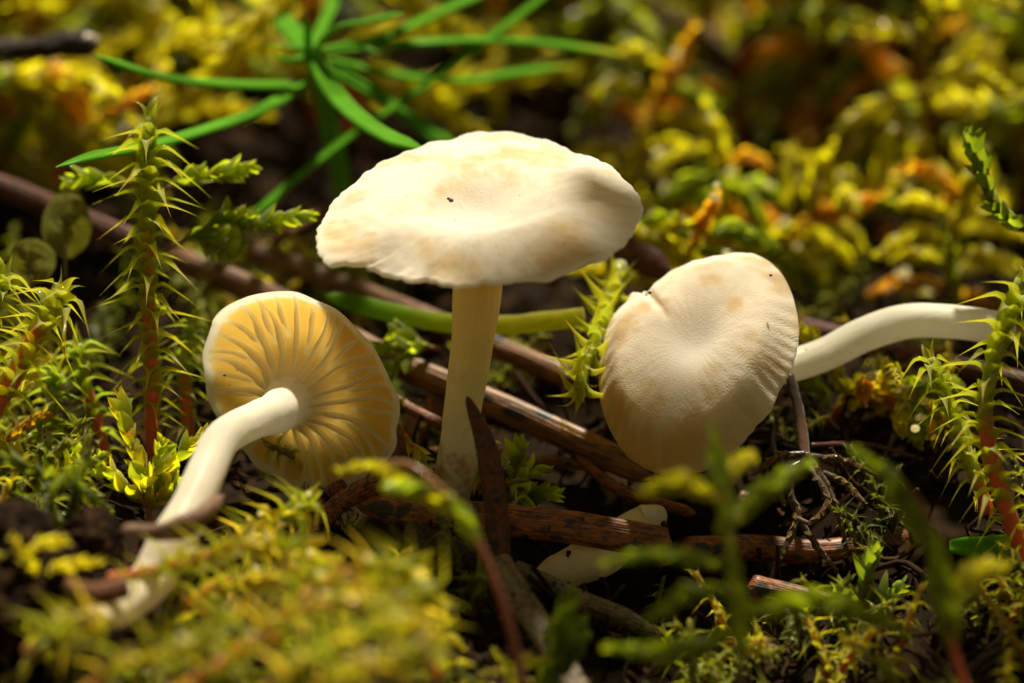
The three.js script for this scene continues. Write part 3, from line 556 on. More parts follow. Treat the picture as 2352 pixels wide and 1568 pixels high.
{
  const p = [P(470, 610, 16), P(600, 480, 18), P(780, 330, 20), P(940, 220, 22), P(1100, 105, 24), P(1290, -40, 27)], t = thing('grass_blade', 'thin dark green grass blade slanting behind the whorled plant', 'grass', p[0]);
  part(t, 'blade', ribbonLeaf(p, 0.4, { tip: 0.05 }), M.blade, p[0]);
  const q = [P(1340, 728, 5), P(1270, 736, 6), P(1150, 746, 7), P(1000, 738, 8), P(860, 708, 9), P(745, 678, 10)], s = thing('leaf_stub', 'yellow green fleshy leaf passing behind the centre mushroom stem', 'leaf', q[0]);
  part(s, 'blade', rod(frames(q, 30, UPV), 16, (v) => { const e = Math.min(1, Math.sqrt(Math.max(0, (1 - v) / 0.12))); const b = 1 + 0.12 * noise(v * 11, 3, 2); return [0.66 * e * b, 0.32 * e * b]; }, (v, a) => mix3([1.2, 1.05, 1], [0.5, 0.85, 0.6], sstep(0.25, 0.95, v)).map((c) => c * (0.85 + 0.3 * noise(v * 20, Math.cos(a) * 4, Math.sin(a) * 4))), 1), wet(0.5, 0.56, 0.03, { clearcoat: 0.1 }), q[0]);
  const b = [P(2180, 1254, -6.5), P(2240, 1256, -6.5), P(2310, 1250, -6.2), P(2420, 1240, -6)], gb = thing('grass_blade', 'short bright green grass blade at the right edge behind red stemmed moss', 'grass', b[0]);
  part(gb, 'blade', ribbonLeaf(b, 0.72, { tip: 0.02, up: UPV.clone().addScaledVector(FWD, -2).normalize() }), M.blade, b[0]);
  const far = [P(1960, 632, 45), P(2100, 630, 48), P(2200, 625, 50)], fb = thing('grass_blade', 'blurred green blade above the right mushroom stem', 'grass', far[0]);
  part(fb, 'blade', ribbonLeaf(far, 0.7), M.blade, far[0]);
  for (const [x, y, d, rx, ry, lb] of [[150, 515, 9, 1.75, 2.3, 'larger round olive leaf behind the tall spiky moss at left'], [72, 600, 7, 1.6, 1.6, 'smaller round olive leaf at the left edge above the yellow moss']]) {
    const c = P(x, y, d), u = thing('round_leaf', lb, 'leaf', c.clone().addScaledVector(UPV, -ry)), base = u.position.clone();
    part(u, 'blade', gridGeo(10, 28, (v, w) => { const a = w * 6.2832, q = c.clone().addScaledVector(V(1, 0, 0), Math.cos(a) * v * rx).addScaledVector(UPV, Math.sin(a) * v * ry * (1 + 0.1 * noise(Math.cos(a) * 2, Math.sin(a) * 2, d))).addScaledVector(FWD, 0.7 * v * v + 0.5 * v * Math.sin(a * 2 + d) + 0.15 * noise(v * 5, a * 2, d)); return [q.x, q.y, q.z, [1, 1, 1].map((c) => c * (0.85 + 0.5 * fbm(q.x * 0.9, q.y * 0.9, 3) - 0.25 * Math.exp(-((Math.cos(a) * v / 0.05) ** 2))))]; }, true), wet(0.24, 0.23, 0.02, { transmission: 0.5 }), base);
    part(u, 'stalk', rod(frames([c.clone().addScaledVector(UPV, -ry * 1.6), c.clone().addScaledVector(UPV, -ry * 0.6)], 4), 6, () => 0.15, () => [0.2, 0.15, 0.03]), M.stemRed, base);
  }
}

// ------------------------------------------------------------------ moss that stands out
const Pl = (...list) => list.map((q) => P(...q));
spikyMoss('spiky_moss', 'tall spiky moss shoot with red stem, left of the gilled mushroom', Pl([352, 1050, 1], [347, 850, 0.5], [340, 650, 0], [340, 450, 0], [347, 268, 0]), { seed: 1, n: 80, turn: 0.68, size: 1.02, mats: [M.spikeGreen, M.spikeGreen, M.spikeYellow] });
spikyMoss('spiky_moss', 'thick bright yellow spiky moss leaning in at the left edge', Pl([-60, 1010, -7], [10, 900, -6.5], [75, 785, -6], [140, 668, -6]), { seed: 2, n: 46, turn: 0.8, size: 1.0, r: 0.6, mats: [M.spikeYellow, M.spikeYellow, M.spikeGreen] });
spikyMoss('spiky_moss', 'spiky moss tip cut off by the left edge above the yellow shoot', Pl([-60, 880, -3], [-30, 760, -3], [5, 640, -3]), { seed: 3, n: 40, turn: 0.4, size: 0.9, mats: [M.spikeYellow, M.spikeGreen] });
spikyMoss('spiky_moss', 'large red stemmed spiky moss at the right edge', Pl([2370, 1330, -9], [2300, 1130, -8], [2262, 960, -7], [2290, 800, -7], [2345, 640, -7]), { seed: 4, n: 54, turn: 0.55, size: 0.95, r: 0.5 });
spikyMoss('spiky_moss', 'small star tipped spiky moss under the right mushroom stem end', Pl([2270, 1180, -3], [2225, 1050, -3], [2175, 920, -3], [2135, 822, -3]), { seed: 5, n: 36, turn: 0.2, size: 0.8, mats: [M.spikeGreen, M.spikeYellow] });
spikyMoss('spiky_moss', 'drooping spiky moss between centre stem and right cap', Pl([1425, 610, 9], [1395, 710, 5], [1360, 800, 1], [1340, 850, 0], [1330, 900, -1]), { seed: 6, n: 46, low: [0.3, 0.3, 0.03], turn: 0.25, size: 0.85, mats: [M.spikeGreen, M.spikeYellow] });
spikyMoss('spiky_moss', 'dim green spiky moss beside the left mushroom rim', Pl([250, 1090, 4], [225, 980, 4], [195, 870, 4], [180, 790, 4]), { seed: 7, n: 36, size: 0.75, mats: [M.spikeGreen, M.spikeDeep] });
spikyMoss('spiky_moss', 'dark green spiky moss squeezed between tall shoot and gilled cap', Pl([430, 1060, 5], [430, 940, 5], [425, 840, 5], [440, 740, 5]), { seed: 8, n: 36, size: 0.72, mats: [M.spikeDeep, M.spikeGreen] });
spikyMoss('spiky_moss', 'low dim spiky moss under the yellow shoot at left', Pl([90, 1130, 3], [110, 1020, 3], [120, 920, 3], [130, 850, 3]), { seed: 9, n: 34, size: 0.75, mats: [M.spikeGreen, M.spikeDeep] });

const pick = { pick: true, r: 0.2, low: [0.3, 0.1, 0.02], mats: [M.mossYellow, M.mossGreen], step: 0.3 };
featherMoss('feather_moss', 'wet feathery moss star near the stem foot of the left mushroom', Pl([345, 1205, -6], [340, 1150, -6], [300, 1010, -5], [288, 960, -4]), { seed: 11, ...pick, size: 0.95, branches: [Pl([335, 1160, -6], [260, 1095, -6.5], [170, 1055, -7]), Pl([340, 1160, -6], [400, 1060, -6], [475, 985, -5]), Pl([345, 1170, -6], [400, 1120, -7], [450, 1100, -8]), Pl([330, 1140, -6], [360, 1060, -7], [372, 1010, -8])] });
featherMoss('feather_moss', 'short red based feathery moss fan at lower left', Pl([112, 1190, -5], [115, 1150, -5], [150, 1080, -5]), { seed: 12, ...pick, size: 0.95, branches: [Pl([110, 1160, -5], [60, 1080, -5.5], [0, 1010, -6]), Pl([115, 1150, -5], [95, 1090, -5], [105, 1050, -5]), Pl([115, 1150, -5], [180, 1080, -6], [235, 1040, -7])] });
featherMoss('feather_moss', 'small green feathery sprig right of the rusty upright needle', Pl([1150, 1180, 1], [1170, 1130, 0], [1180, 1080, 0]), { seed: 13, pick: true, r: 0.2, low: [0.2, 0.09, 0.02], mats: [M.mossGreen, M.mossDeep], step: 0.32, branches: [Pl([1165, 1120, 0], [1210, 1090, -1], [1260, 1080, -1.5]), Pl([1160, 1130, 0], [1220, 1135, 0], [1285, 1130, 0]), Pl([1160, 1110, 0], [1190, 1130, -2], [1200, 1160, -3]), Pl([1165, 1110, 0], [1125, 1090, 0], [1105, 1085, 0])] });
featherMoss('feather_moss', 'flat leafy moss frond pointing right above the upper brown needle', Pl([380, 575, 6], [440, 545, 5.5], [560, 520, 5], [650, 505, 4.5]), { seed: 14, pick: true, r: 0.2, low: [0.2, 0.09, 0.02], mats: [M.mossGreen, M.mossDeep], step: 0.26, branches: [Pl([470, 535, 5.5], [520, 500, 5], [585, 495, 5]), Pl([450, 545, 5.5], [500, 575, 5], [560, 560, 5])] });
featherMoss('feather_moss', 'short moss leaf spray right of the tall spiky shoot', Pl([370, 440, 5], [430, 410, 5], [515, 395, 5]), { seed: 15, pick: true, r: 0.18, low: [0.2, 0.12, 0.02], mats: [M.mossGreen], step: 0.3, branches: [Pl([300, 420, 6], [230, 410, 6], [150, 420, 6])] });
featherMoss('feather_moss', 'dim moss sprig under the fleshy leaf beside the gilled cap', Pl([1010, 800, 8], [960, 795, 7], [870, 800, 6]), { seed: 16, pick: true, r: 0.18, low: [0.2, 0.09, 0.02], mats: [M.mossDeep, M.mossGreen], step: 0.32, branches: [Pl([960, 795, 7], [920, 830, 6.5], [880, 845, 6]), Pl([980, 795, 8], [930, 770, 8], [900, 768, 8])] });
featherMoss('feather_moss', 'tiny green moss sprig at the lower right rim of the gilled cap', Pl([905, 960, -1], [925, 990, -2], [950, 1030, -2.5]), { seed: 17, pick: true, r: 0.16, low: [0.2, 0.12, 0.02], mats: [M.mossYellow, M.mossGreen], step: 0.3, size: 0.8, branches: [], stemLeaves: false });
featherMoss('feather_moss', 'green leafy sprig hanging in at the right edge near the top', Pl([2400, 560, 3], [2340, 515, 2.5], [2270, 450, 2], [2245, 370, 2]), { seed: 18, pick: true, mats: [M.mossDeep], step: 0.34, size: 1.1, branches: [], core: BROWN, low: BROWN, high: BROWN });
featherMoss('feather_moss', 'pointed green moss leaves beside the withered moss at lower right', Pl([1960, 1440, -8], [1970, 1390, -8], [1990, 1320, -8]), { seed: 19, pick: true, mats: [M.mossDeep], step: 0.34, branches: [Pl([1965, 1410, -8], [1940, 1370, -8], [1930, 1345, -8]), Pl([1965, 1410, -8], [2020, 1370, -8], [2075, 1340, -8])] });
// out of focus, nearer than the mushrooms
const near1 = { dew: 0, mats: [M.mossGreen, M.mossYellow], size: 1.15, high: [0.3, 0.12, 0.02] };
featherMoss('feather_moss', 'tall blurred moss in front of the right cap with side branches', Pl([1705, 1640, -32], [1695, 1420, -31], [1672, 1220, -30], [1648, 1060, -29]), { seed: 21, ...near1, low: BROWN, mats: [M.mossGreen, M.mossYellow, M.mossGreen], branches: [Pl([1672, 1210, -30], [1760, 1125, -29], [1855, 1065, -28]), Pl([1660, 1150, -30], [1580, 1110, -30], [1480, 1130, -31]), Pl([1682, 1300, -30], [1510, 1272, -31], [1390, 1292, -32]), Pl([1690, 1420, -31], [1850, 1380, -31], [1950, 1400, -31], [2085, 1455, -31]), Pl([1690, 1450, -31], [1550, 1495, -32], [1400, 1488, -33]), Pl([1690, 1350, -31], [1600, 1360, -31], [1490, 1420, -31]), Pl([1650, 1100, -29], [1690, 1070, -28], [1725, 1050, -27])] });
featherMoss('feather_moss', 'blurred arching moss with a red stem at the lower right', Pl([2230, 1640, -31], [2180, 1450, -31], [2155, 1300, -31], [2110, 1150, -31], [2035, 1090, -31]), { seed: 22, ...near1, size: 1.3, step: 0.14, leavesFrom: 0.25, branches: [Pl([2170, 1420, -31], [2230, 1330, -30], [2300, 1300, -29])] });
featherMoss('feather_moss', 'blurred arching moss stem crossing in front of the centre mushroom foot', Pl([1215, 1640, -30], [1160, 1400, -30], [1085, 1220, -29], [1000, 1110, -28], [930, 1064, -27], [850, 1072, -26]), { seed: 23, ...near1, size: 1.1, leavesFrom: 0.5, mats: [M.mossYellow, M.mossGreen], low: [0.3, 0.07, 0.02], branches: [Pl([1000, 1110, -28], [940, 1120, -28], [890, 1120, -28])] });
featherMoss('feather_moss', 'blurred spiky green moss tip standing at the bottom edge', Pl([1230, 1660, -24], [1260, 1560, -24], [1290, 1440, -24]), { seed: 24, ...near1, mats: [M.mossDeep, M.mossGreen], size: 1.3, branches: [Pl([1250, 1570, -24], [1300, 1510, -23], [1340, 1430, -22])] });
const gold = [M.mossYellow, M.mossGold, M.mossYellow];
[[[470, 1560], [600, 1445], [760, 1335], [900, 1300], [1000, 1375]], [[380, 1600], [520, 1520], [700, 1400], [860, 1390], [960, 1450]], [[250, 1330], [400, 1300], [560, 1255], [700, 1250]], [[560, 1640], [680, 1530], [820, 1450], [900, 1440]], [[480, 1280], [570, 1230], [640, 1190], [700, 1150]], [[60, 1500], [130, 1450], [210, 1440]], [[620, 1480], [720, 1400], [840, 1340], [960, 1290]], [[1010, 1560], [960, 1470], [930, 1380], [870, 1330]], [[180, 1600], [300, 1520], [430, 1490], [520, 1420]], [[420, 1390], [520, 1340], [640, 1330], [740, 1290]], [[700, 1620], [800, 1540], [900, 1530], [1000, 1480]]].forEach((q, i) => {
  const d = [-32, -37, -25, -41, -15, -34, -27, -31, -39, -22, -43][i];
  spikyMoss('spiky_moss', ['golden blurred moss branch arching over the bottom left of centre', 'blurred moss branch below the arching golden one', 'yellow blurred moss beside the foot of the left mushroom', 'lowest blurred moss branch at the bottom left', 'wet yellow moss sprig just below the gilled cap', 'small bright moss tuft in the bottom left corner', 'orange cored blurred moss under the level needle', 'blurred moss clump ending at the bottom left of the grey needle', 'blurred moss shoot rising from the bottom edge left of the arching ones', 'yellow moss shoot right of the left mushroom foot', 'blurred moss shoot low at the bottom edge left of the red stem'][i], q.map(([x, y]) => P(x, y, d)), { seed: 30 + i, n: 30, size: 0.95, r: 0.3, dew: 5, turn: 0.75, low: [0.62, 0.16, 0.015], mats: [M.spikeYellow, M.spikeGold, M.spikeYellow, M.spikeGreen] });

});
// feathery fronds behind, the ones that can be made out
const back = [
  ['arching red stemmed frond at the top, right of the whorled plant', [[1560, 330], [1640, 220], [1780, 130], [1920, 70]], 70],
  ['bright frond tip hanging at the upper right, longest of its row', [[2060, 60], [2030, 180], [2025, 320], [2028, 440]], 50],
  ['yellow branch hanging below the arching frond', [[1880, 60], [1850, 130], [1800, 220], [1772, 275]], 55],
  ['frond with glinting tips right of the long hanging one', [[2030, 150], [2120, 200], [2240, 260], [2360, 350]], 60],
  ['golden frond branch slanting at the top, nearly cut by the upper edge', [[1760, 20], [1660, 20], [1560, 50], [1480, 80]], 75],
  ['red stemmed frond behind the right rim of the tallest cap', [[1440, 560], [1460, 400], [1490, 270], [1560, 130]], 45],
  ['orange stemmed frond above the right mushroom', [[1690, 700], [1740, 590], [1820, 520], [1960, 470]], 35],
  ['yellow frond rising behind the right mushroom', [[1620, 720], [1660, 560], [1680, 420], [1640, 300]], 40],
  ['frond with drooping gold tips above the right stem', [[2250, 680], [2160, 560], [2010, 440], [1860, 370]], 42],
  ['frond leaning in from the right edge above the stem', [[2400, 420], [2300, 300], [2200, 220], [2100, 190]], 58],
  ['faint frond in the upper right corner', [[2380, 240], [2330, 130], [2240, 50], [2120, -20]], 85],
  ['yellow frond arching at the top left with glinting tips', [[280, 210], [350, 120], [430, 80], [520, 70]], 50],
  ['golden frond behind the tip of the tall spiky moss', [[120, 420], [190, 330], [240, 260], [300, 230]], 35],
  ['dull frond at the left edge under the twig', [[-40, 380], [20, 340], [60, 260], [90, 180]], 40],
  ['yellow clump between the tallest cap and the right cap', [[1540, 700], [1560, 640], [1590, 560], [1620, 500]], 22],
  ['orange frond behind the curved right stem', [[1900, 980], [1960, 900], [2060, 880], [2150, 900]], 10],
  ['upright frond right of the long hanging one, deep in the blur', [[2200, 760], [2180, 640], [2190, 520], [2230, 420]], 30],
  ['frond between whorled plant and top right fronds', [[1330, 300], [1370, 190], [1410, 90], [1450, 0]], 80],
];
back.forEach(([label, q, d], i) => featherMoss('feather_moss', label, q.map(([x, y], k) => P(x, y, d - k * 2)), { seed: 50 + i, mats: [M.mossYellow, M.mossGreen, M.mossGold, M.mossYellow], branches: 11, dew: 18, len: 8.5, droop: 0.55, size: 1.25, r: 0.36, from: 0.12, plane: V(1, 0, 0.2) }));

// ------------------------------------------------------------------ withered moss
{
  const base = P(1850, 1045, -2), t = thing('withered_moss', 'dark withered branching moss hanging under the right mushroom stem', 'moss', base), r = rng(91);
  const lines = [[[1812, 860, 1], [1838, 960, 0], [1850, 1050, -1.5]], [[1850, 1040, -2], [1895, 1110, -2.5], [1925, 1180, -3], [1940, 1235, -3]], [[1850, 1050, -2], [1815, 1120, -2.5], [1832, 1185, -3], [1805, 1250, -3.5], [1770, 1330, -4], [1758, 1410, -4]], [[1832, 1190, -3], [1870, 1245, -3], [1922, 1312, -3]], [[1850, 1042, -2], [1790, 1048, -2], [1735, 1085, -2]], [[1858, 1048, -2], [1940, 1058, -1.5], [2015, 1092, -1]], [[1890, 1085, -2], [1940, 1110, -2.5], [1985, 1155, -3]], [[1850, 1060, -2], [1900, 1150, -4], [1860, 1200, -4], [1832, 1190, -3.5]], [[1840, 1060, -2], [1790, 1100, -3], [1800, 1160, -3.5]]];
  lines.forEach((q, i) => {
    const pts = q.map((k) => P(...k));
    const b = part(t, i ? 'branch' : 'stem', stemGeo(pts, i ? 0.24 : 0.36, i ? 0.15 : 0.34, [0.05, 0.022, 0.012], [0.13, 0.05, 0.02], 0.5, 9, 24), M.stemRed, base);
    part(b, 'shrivelled_leaves', leafyBranch(frames(pts, 16), r, { step: 0.15, size: 0.46 }).build(), i % 2 ? M.mossDark : wet(0.3, 0.2, 0.035, { transmission: 0.45, clearcoat: 1, clearcoatRoughness: 0.1 }), base);
  });
  const st = [P(1865, 1022, 1), P(1990, 1020, 3), P(2120, 1055, 4)], w = thing('thin_stalk', 'hair thin reddish stalk right of the withered moss', 'stalk', st[0]);
  part(w, 'stalk', stemGeo(st, 0.17, 0.12, [0.14, 0.03, 0.015], [0.12, 0.04, 0.02]), M.stemRed, st[0]);
}

// ------------------------------------------------------------------ moss carpet, litter
function inst(name, label, cat, geo, mat, list, tint) {
  const m = new THREE.InstancedMesh(geo, mat, list.length); m.name = name; m.castShadow = m.receiveShadow = true;
  list.forEach((e, i) => { m.setMatrixAt(i, e.m); if (tint) m.setColorAt(i, e.c); });
  tag(m, label, cat, null, 'stuff'); scene.add(m); return m;
}
{
  const r = rng(400);
  const slim = [0, 1].map((k) => leafGeo({ L: 1.9, W: 0.38 + k * 0.06, nl: 3, nw: 2, cup: 0.7, prof: (t) => Math.max(0.03, Math.pow(Math.sin(Math.PI * Math.min(1, 0.18 + 0.82 * t)), 0.8)), ang: (t) => 0.45 + k * 0.2 - 0.35 * t }));
  const protos = [0, 1, 2, 3, 4].map((k) => {
    const acc = new Acc(), H = 15 + (5 * k) % 8, pts = [V(0, -1, 0), V(0.8 * k - 1.5, H * 0.35, 0.5), V(2 - k, H * 0.7, -0.6), V(3 + r() * 4, H, 1.5)], F = frames(pts, 16);
    acc.add(stemGeo(pts, 0.4, 0.22, [0.42, 0.13, 0.3], [0.7, 0.4, 0.4], 0.5, 6, 12));
    const twigs = [];
    for (let j = 0; j < 9; j++) {
      const s = 0.25 + 0.72 * j / 9, f = frameAt(F, s), a = j * 2.6 + r(), o = f.x.clone().multiplyScalar(Math.cos(a)).addScaledVector(f.y, Math.sin(a)), len = 9 * (1.1 - 0.5 * s) * (0.75 + 0.5 * r());
      const q = [f.p]; for (let m = 1; m <= 3; m++) q.push(q[m - 1].clone().addScaledVector(o.clone().addScaledVector(f.t, 0.5).add(V(0, -0.24 * m, 0)).normalize(), len / 3));
      twigs.push(q);
    }
    twigs.push([0.55, 0.75, 1].map((s) => frameAt(F, s).p));
    for (const q of twigs) {
      const B = frames(q, 8), n = Math.round(B.len / 0.26);
      acc.add(stemGeo(q, 0.17, 0.06, [0.55, 0.2, 0.3], [0.9, 0.6, 0.5], 0.4, 4, 5));
      for (let m = 0; m < n; m++) { const s = (m + 0.4 * r()) / n, b = 0.75 + 0.5 * r(); acc.add(slim[m % 2], leafMatrix(frameAt(B, s), m * 2.399, 0.08, (0.5 + 0.5 * sstep(0, 0.25, s)) * (1 - 0.55 * sstep(0.4, 1, s)) * 1.15, 0), [b, b, b]); }
    }
    return acc.build();
  });
  const lists = protos.map(() => []), Y = V(0, 1, 0);
  const put = (x, z, s, lean) => {
    const k = Math.floor(r() * 5), q = new THREE.Quaternion().setFromAxisAngle(V(r() - 0.5, 0, r() - 0.5).normalize(), lean * r()).multiply(new THREE.Quaternion().setFromAxisAngle(Y, r() * 6.283));
    const h = r(), c = h < 0.45 ? [0.82, 0.74, 0.010] : h < 0.74 ? [0.5, 0.56, 0.010] : h < 0.86 ? [0.93, 0.56, 0.012] : [0.3, 0.36, 0.010], b = 0.58 + 0.5 * r();
    lists[k].push({ m: new THREE.Matrix4().compose(V(x, groundY(x, z) - 1, z), q, V(s, s, s)), c: new THREE.Color().setRGB(c[0] * b, c[1] * b, c[2] * b) });
  };
  for (let n = 0; n < 850; n++) {
    const z = 45 - Math.pow(r(), 0.9) * 235, x = (r() - 0.5) * (110 + 0.5 * Math.max(0, -z));
    const den = z < -22 ? sstep(-22, -42, z) * (0.04 + 0.96 * sstep(-0.1, 0.18, fbm(x * 0.055, 20, z * 0.055))) : 0;
    const open = x < -6 && x > -48 ? sstep(-34, -52, z) : 1;                // sun comes in over the left
    if (r() < den * open) put(x, z, 1.0 + 0.75 * r(), 1.1);
  }
  for (let n = 0; n < 22; n++) {                                          // lower tufts at the sides and in front
    const z = 26 - r() * 38, x = (r() < 0.65 ? -1 : 1) * (30 + r() * 26); if (x > 0 && z > -6) continue; put(x, z, 0.45 + 0.3 * r(), 1.2);
  }
  for (let n = 0; n < 26; n++) { const x = -34 + r() * 70, z = 17 + r() * 16; if (x < -16 && z < 24 || x > 0) continue; put(x, z, 0.25 + 0.18 * r(), 1.4); }
  const low = new Acc();
  for (let k = 0; k < 2; k++) {
    const a = k * 2.6 + 0.4, q = [V(0, -0.8, 0), V(Math.cos(a) * 0.8, 1.6, Math.sin(a) * 0.8), V(Math.cos(a) * 2.4, 3.4 + k, Math.sin(a) * 2.4), V(Math.cos(a) * 4.2, 4.6 + k * 1.6, Math.sin(a) * 4.2)], B = frames(q, 10);
    low.add(stemGeo(q, 0.3, 0.2, [0.8, 0.2, 0.2], [0.9, 0.7, 0.6], 0.5, 6, 8));
    for (let m = 0; m < 18; m++) { const s = 0.04 + 0.95 * m / 18, b = 0.7 + 0.6 * r(); low.add(m > 15 ? apexLeaves[m % 2] : spikeLeaves[m % 5], leafMatrix(frameAt(B, s), m * 2.399 + r(), 0.15, (0.5 + 0.25 * r()) * (1 - 0.3 * s), 0.3 * (r() - 0.5)), [b, b, b]); }
  }
  const ll = [], keepOff = [[520, 1005, -11], [450, 1140, -17], [380, 1260, -19], [690, 1000, -4], [560, 1000, -6], [800, 1060, -6], [1040, 1100, -2], [1300, 1210, -5], [1000, 1180, -5], [1340, 1280, -4], [1850, 1200, -5], [1500, 1060, -6], [1620, 1040, -6], [1340, 1380, -8]].map((q) => { const p = P(...q); return [p.x, p.z, 4.2]; });
  for (let n = 0; n < 1300; n++) {
    const x = (r() - 0.5) * 92, z = 32 - r() * 66, d = sstep(-0.15, 0.2, fbm(x * 0.12, 40, z * 0.12)), left = sstep(0, -16, x);
    if (r() > 0.03 + 0.3 * d * (0.25 + 0.75 * left) + 0.34 * sstep(6, 14, z) * sstep(6, 18, x)) continue;
    if (keepOff.some(([a, b, d]) => Math.hypot(x - a, z - b) < d)) continue;
    const h = r(), c = h < 0.5 ? [0.42, 0.44, 0.012] : h < 0.74 ? [0.78, 0.66, 0.015] : [0.2, 0.23, 0.01], s = 0.55 + 0.4 * r() + 0.25 * left;
    ll.push({ m: new THREE.Matrix4().compose(V(x, groundY(x, z), z), new THREE.Quaternion().setFromAxisAngle(Y, r() * 6.283), V(s, s, s)), c: new THREE.Color().setRGB(...c) });
  }
  inst('low_moss', 'low dark green moss sprigs covering the soil between the needles', 'moss', low.build(), std({ roughness: 1, transmission: 0.65, specularIntensity: 0.4, clearcoat: 0.5, clearcoatRoughness: 0.12 }), ll, true);
  protos.forEach((g, k) => inst('moss_carpet', ['dense yellow green moss carpet behind and around the mushrooms', 'moss carpet of arching shoots', 'moss carpet of upright shoots', 'moss carpet of leaning shoots', 'moss carpet of tall shoots'][k], 'moss', g, std({ roughness: 1, transmission: 0.82, specularIntensity: 0.3, clearcoat: 0.6, clearcoatRoughness: 0.1 }), lists[k], true));
  const flake = gridGeo(4, 4, (v, u) => [(u - 0.5) * 2 * (0.7 + 0.3 * Math.sin(v * 6)), 0.4 * Math.sin(u * 5 + v * 4), (v - 0.5) * 0.9 * (0.6 + 0.4 * Math.sin(u * 7)), [1, 1, 1]]), fl = [];
  const fibre = rod(frames([V(-3, 0, 0), V(-1, 0.5, 0.3), V(1, 0.2, -0.4), V(3, 0.1, 0.4)], 8), 5, (s) => 0.16, null), fb = [];
  for (let n = 0; n < 3000; n++) {
    const x = (r() - 0.5) * 110, z = 45 - r() * 100, q = new THREE.Quaternion().setFromEuler(new THREE.Euler((r() - 0.5) * 2.6, r() * 6.28, (r() - 0.5) * 2.6)), s = 0.4 + r() * 0.9, b = 0.3 + 0.9 * r() * r();
    (n % 2 ? fl : fb).push({ m: new THREE.Matrix4().compose(V(x, groundY(x, z) + 0.3 + r() * 0.8, z), q, V(s, s, s)), c: new THREE.Color().setRGB(0.06 * b, 0.027 * b, 0.010 * b) });
  }
  inst('leaf_litter', 'dark crumbs of rotted leaves on the soil', 'litter', flake, std({ roughness: 0.95, specularIntensity: 0.3 }), fl, true);
  inst('fibre_litter', 'dark plant fibres strewn on the soil', 'litter', fibre, std({ roughness: 0.9, specularIntensity: 0.4 }), fb, true);
}

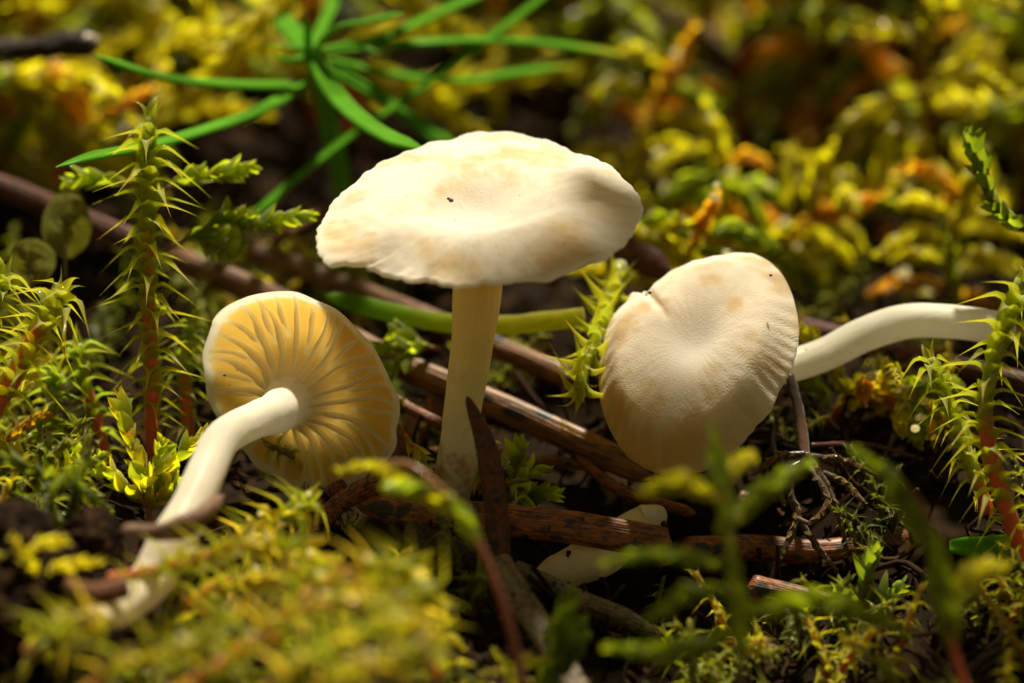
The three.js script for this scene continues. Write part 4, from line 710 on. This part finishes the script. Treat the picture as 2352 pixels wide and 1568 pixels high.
// ------------------------------------------------------------------ added twigs overhead, out of view, placed to dapple the light
{
  const r = rng(777), S = sun.position.clone().normalize(), leaf = gridGeo(6, 6, (v, u) => { const w = Math.pow(Math.sin(Math.PI * (0.04 + 0.92 * v)), 0.75) * 3.4, x = (u - 0.5) * 2; return [x * w, 0.5 * x * x - 0.6 * v * v, v * 12, [1, 1, 1]]; });
  const mat = wet(0.16, 0.30, 0.02, { transmission: 0.3 });
  // where sun reaches through: [x, y, z, radius]
  const open = [[-2, 20, 3, 9], [-6, 20, 6, 7], [-14, 9, 2, 7], [-20, 3, 12, 6], [14, 12, 5, 10], [-1, 21, 2, 11], [-14, 11, 0, 9], [27, 8, 2, 8], [-28, 12, 0, 9], [-34, 8, 6, 8], [-14, 3, 24, 12], [-26, 4, 22, 8], [34, 8, -2, 6], [24, 8, -45, 16], [10, 8, -60, 16], [-25, 8, -60, 14], [40, 8, -75, 18], [-8, 8, -85, 16], [14, 6, 24, 5], [-18, 14, -25, 7], [20, 4, -22, 8], ...[[1250, 110, 25, 5], [1150, 175, 28, 5], [820, 230, 12, 5], [450, 200, 14, 5], [640, 60, 25, 5], [1700, 700, -5, 6], [1560, 800, -7, 4], [1430, 1415, -8, 4], [1900, 1255, -1, 4], [205, 98, 24, 5], [60, 440, 20, 5], [1000, 850, 8, 5], [1250, 990, 4, 6], [700, 620, 20, 6], [600, 1450, -30, 8], [1850, 1130, -2.5, 6], [2250, 900, -7, 6], [1330, 900, 0, 4], [90, 780, -6, 6]].map(([x, y, d, R]) => [...P(x, y, d).toArray(), R])];
  const shade = [[1350, 545, -12, 1.7], [1230, 600, -14, 1.4], [1410, 980, -8, 0.6], [1470, 1050, -8, 1.5]].map(([x, y, d, a]) => [P(x, y, d), a]);  // extra leaves aimed to shade the centre and right caps
  const twigs = [[[-95, -20], [-60, -30], [-25, -10], [10, -20], [40, 5]], [[95, -40], [60, -20], [25, 0], [0, 15], [-30, 20]], [[-95, -90], [-50, -70], [-5, -60], [40, -70], [75, -50]], [[95, -110], [55, -100], [15, -95], [-35, -105]], [[100, 20], [60, 25], [25, 22], [0, 30]], [[-100, 10], [-60, 5], [-35, 10]]];
  twigs.forEach((q, i) => {
    const t = 105 + i * 12, pts = q.map(([x, z]) => V(x, 0, z).addScaledVector(S, t)); pts.unshift(V(pts[0].x * 1.25, -2, pts[0].z));
    const base = pts[0], o = thing('added_shade_twig', ['leafy twig added for shade, arching in from the left above the mushrooms, outside the picture', 'leafy twig added for shade, arching in from the right above the mushrooms, outside the picture', 'leafy twig added for shade over the moss behind from the left, outside the picture', 'leafy twig added for shade over the moss behind from the right, outside the picture', 'leafy twig added for shade over the front right moss, outside the picture', 'short leafy twig added for shade over the left edge, outside the picture'][i], 'shrub', base), F = frames(pts, 60), acc = new Acc();
    part(o, 'stem', rod(F, 7, (s) => 1.3 - s, () => [0.12, 0.07, 0.03]), M.litter, base);
    for (let k = 0; k < 150; k++) {
      const f = frameAt(F, 0.22 + 0.78 * r()), a = r() * 6.283, d = r() * 24, p = f.p.clone().add(V(Math.cos(a) * d, (r() - 0.5) * 10, Math.sin(a) * d)), yaw = r() * 6.283;
      const mid = p.clone().add(V(Math.sin(yaw) * 6, 0, Math.cos(yaw) * 6));
      if (open.some(([x, y, z, R]) => { const w = mid.clone().sub(V(x, y, z)), c = w.dot(S); return w.addScaledVector(S, -c).length() < R + 3.5; })) continue;
      acc.add(leaf, new THREE.Matrix4().makeRotationFromEuler(new THREE.Euler((r() - 0.5) * 0.8, yaw, (r() - 0.5) * 0.8, 'YXZ')).setPosition(p));
    }
    if (i === 1) for (const [c, a] of shade) acc.add(leaf, new THREE.Matrix4().makeRotationY(a).setPosition(c.clone().addScaledVector(S, 88).add(V(0, 0, -6).applyAxisAngle(V(0, 1, 0), a))).multiply(new THREE.Matrix4().makeScale(0.72, 1, 0.9)));
    part(o, 'leaves', acc.build(), mat, base).userData.kind = 'stuff';
  });
}

// ------------------------------------------------------------------ millimetres to metres
{
  const done = new Set(), K = 0.001, m = new THREE.Matrix4();
  scene.traverse((o) => {
    if (o.isLight || o === sun.target) return;
    o.position.multiplyScalar(K);
    if (o.geometry && !done.has(o.geometry)) { done.add(o.geometry); o.geometry.scale(K, K, K); }
    if (o.isInstancedMesh) for (let i = 0; i < o.count; i++) { o.getMatrixAt(i, m); m.elements[12] *= K; m.elements[13] *= K; m.elements[14] *= K; o.setMatrixAt(i, m); }
  });
}
renderer.render(scene, camera);
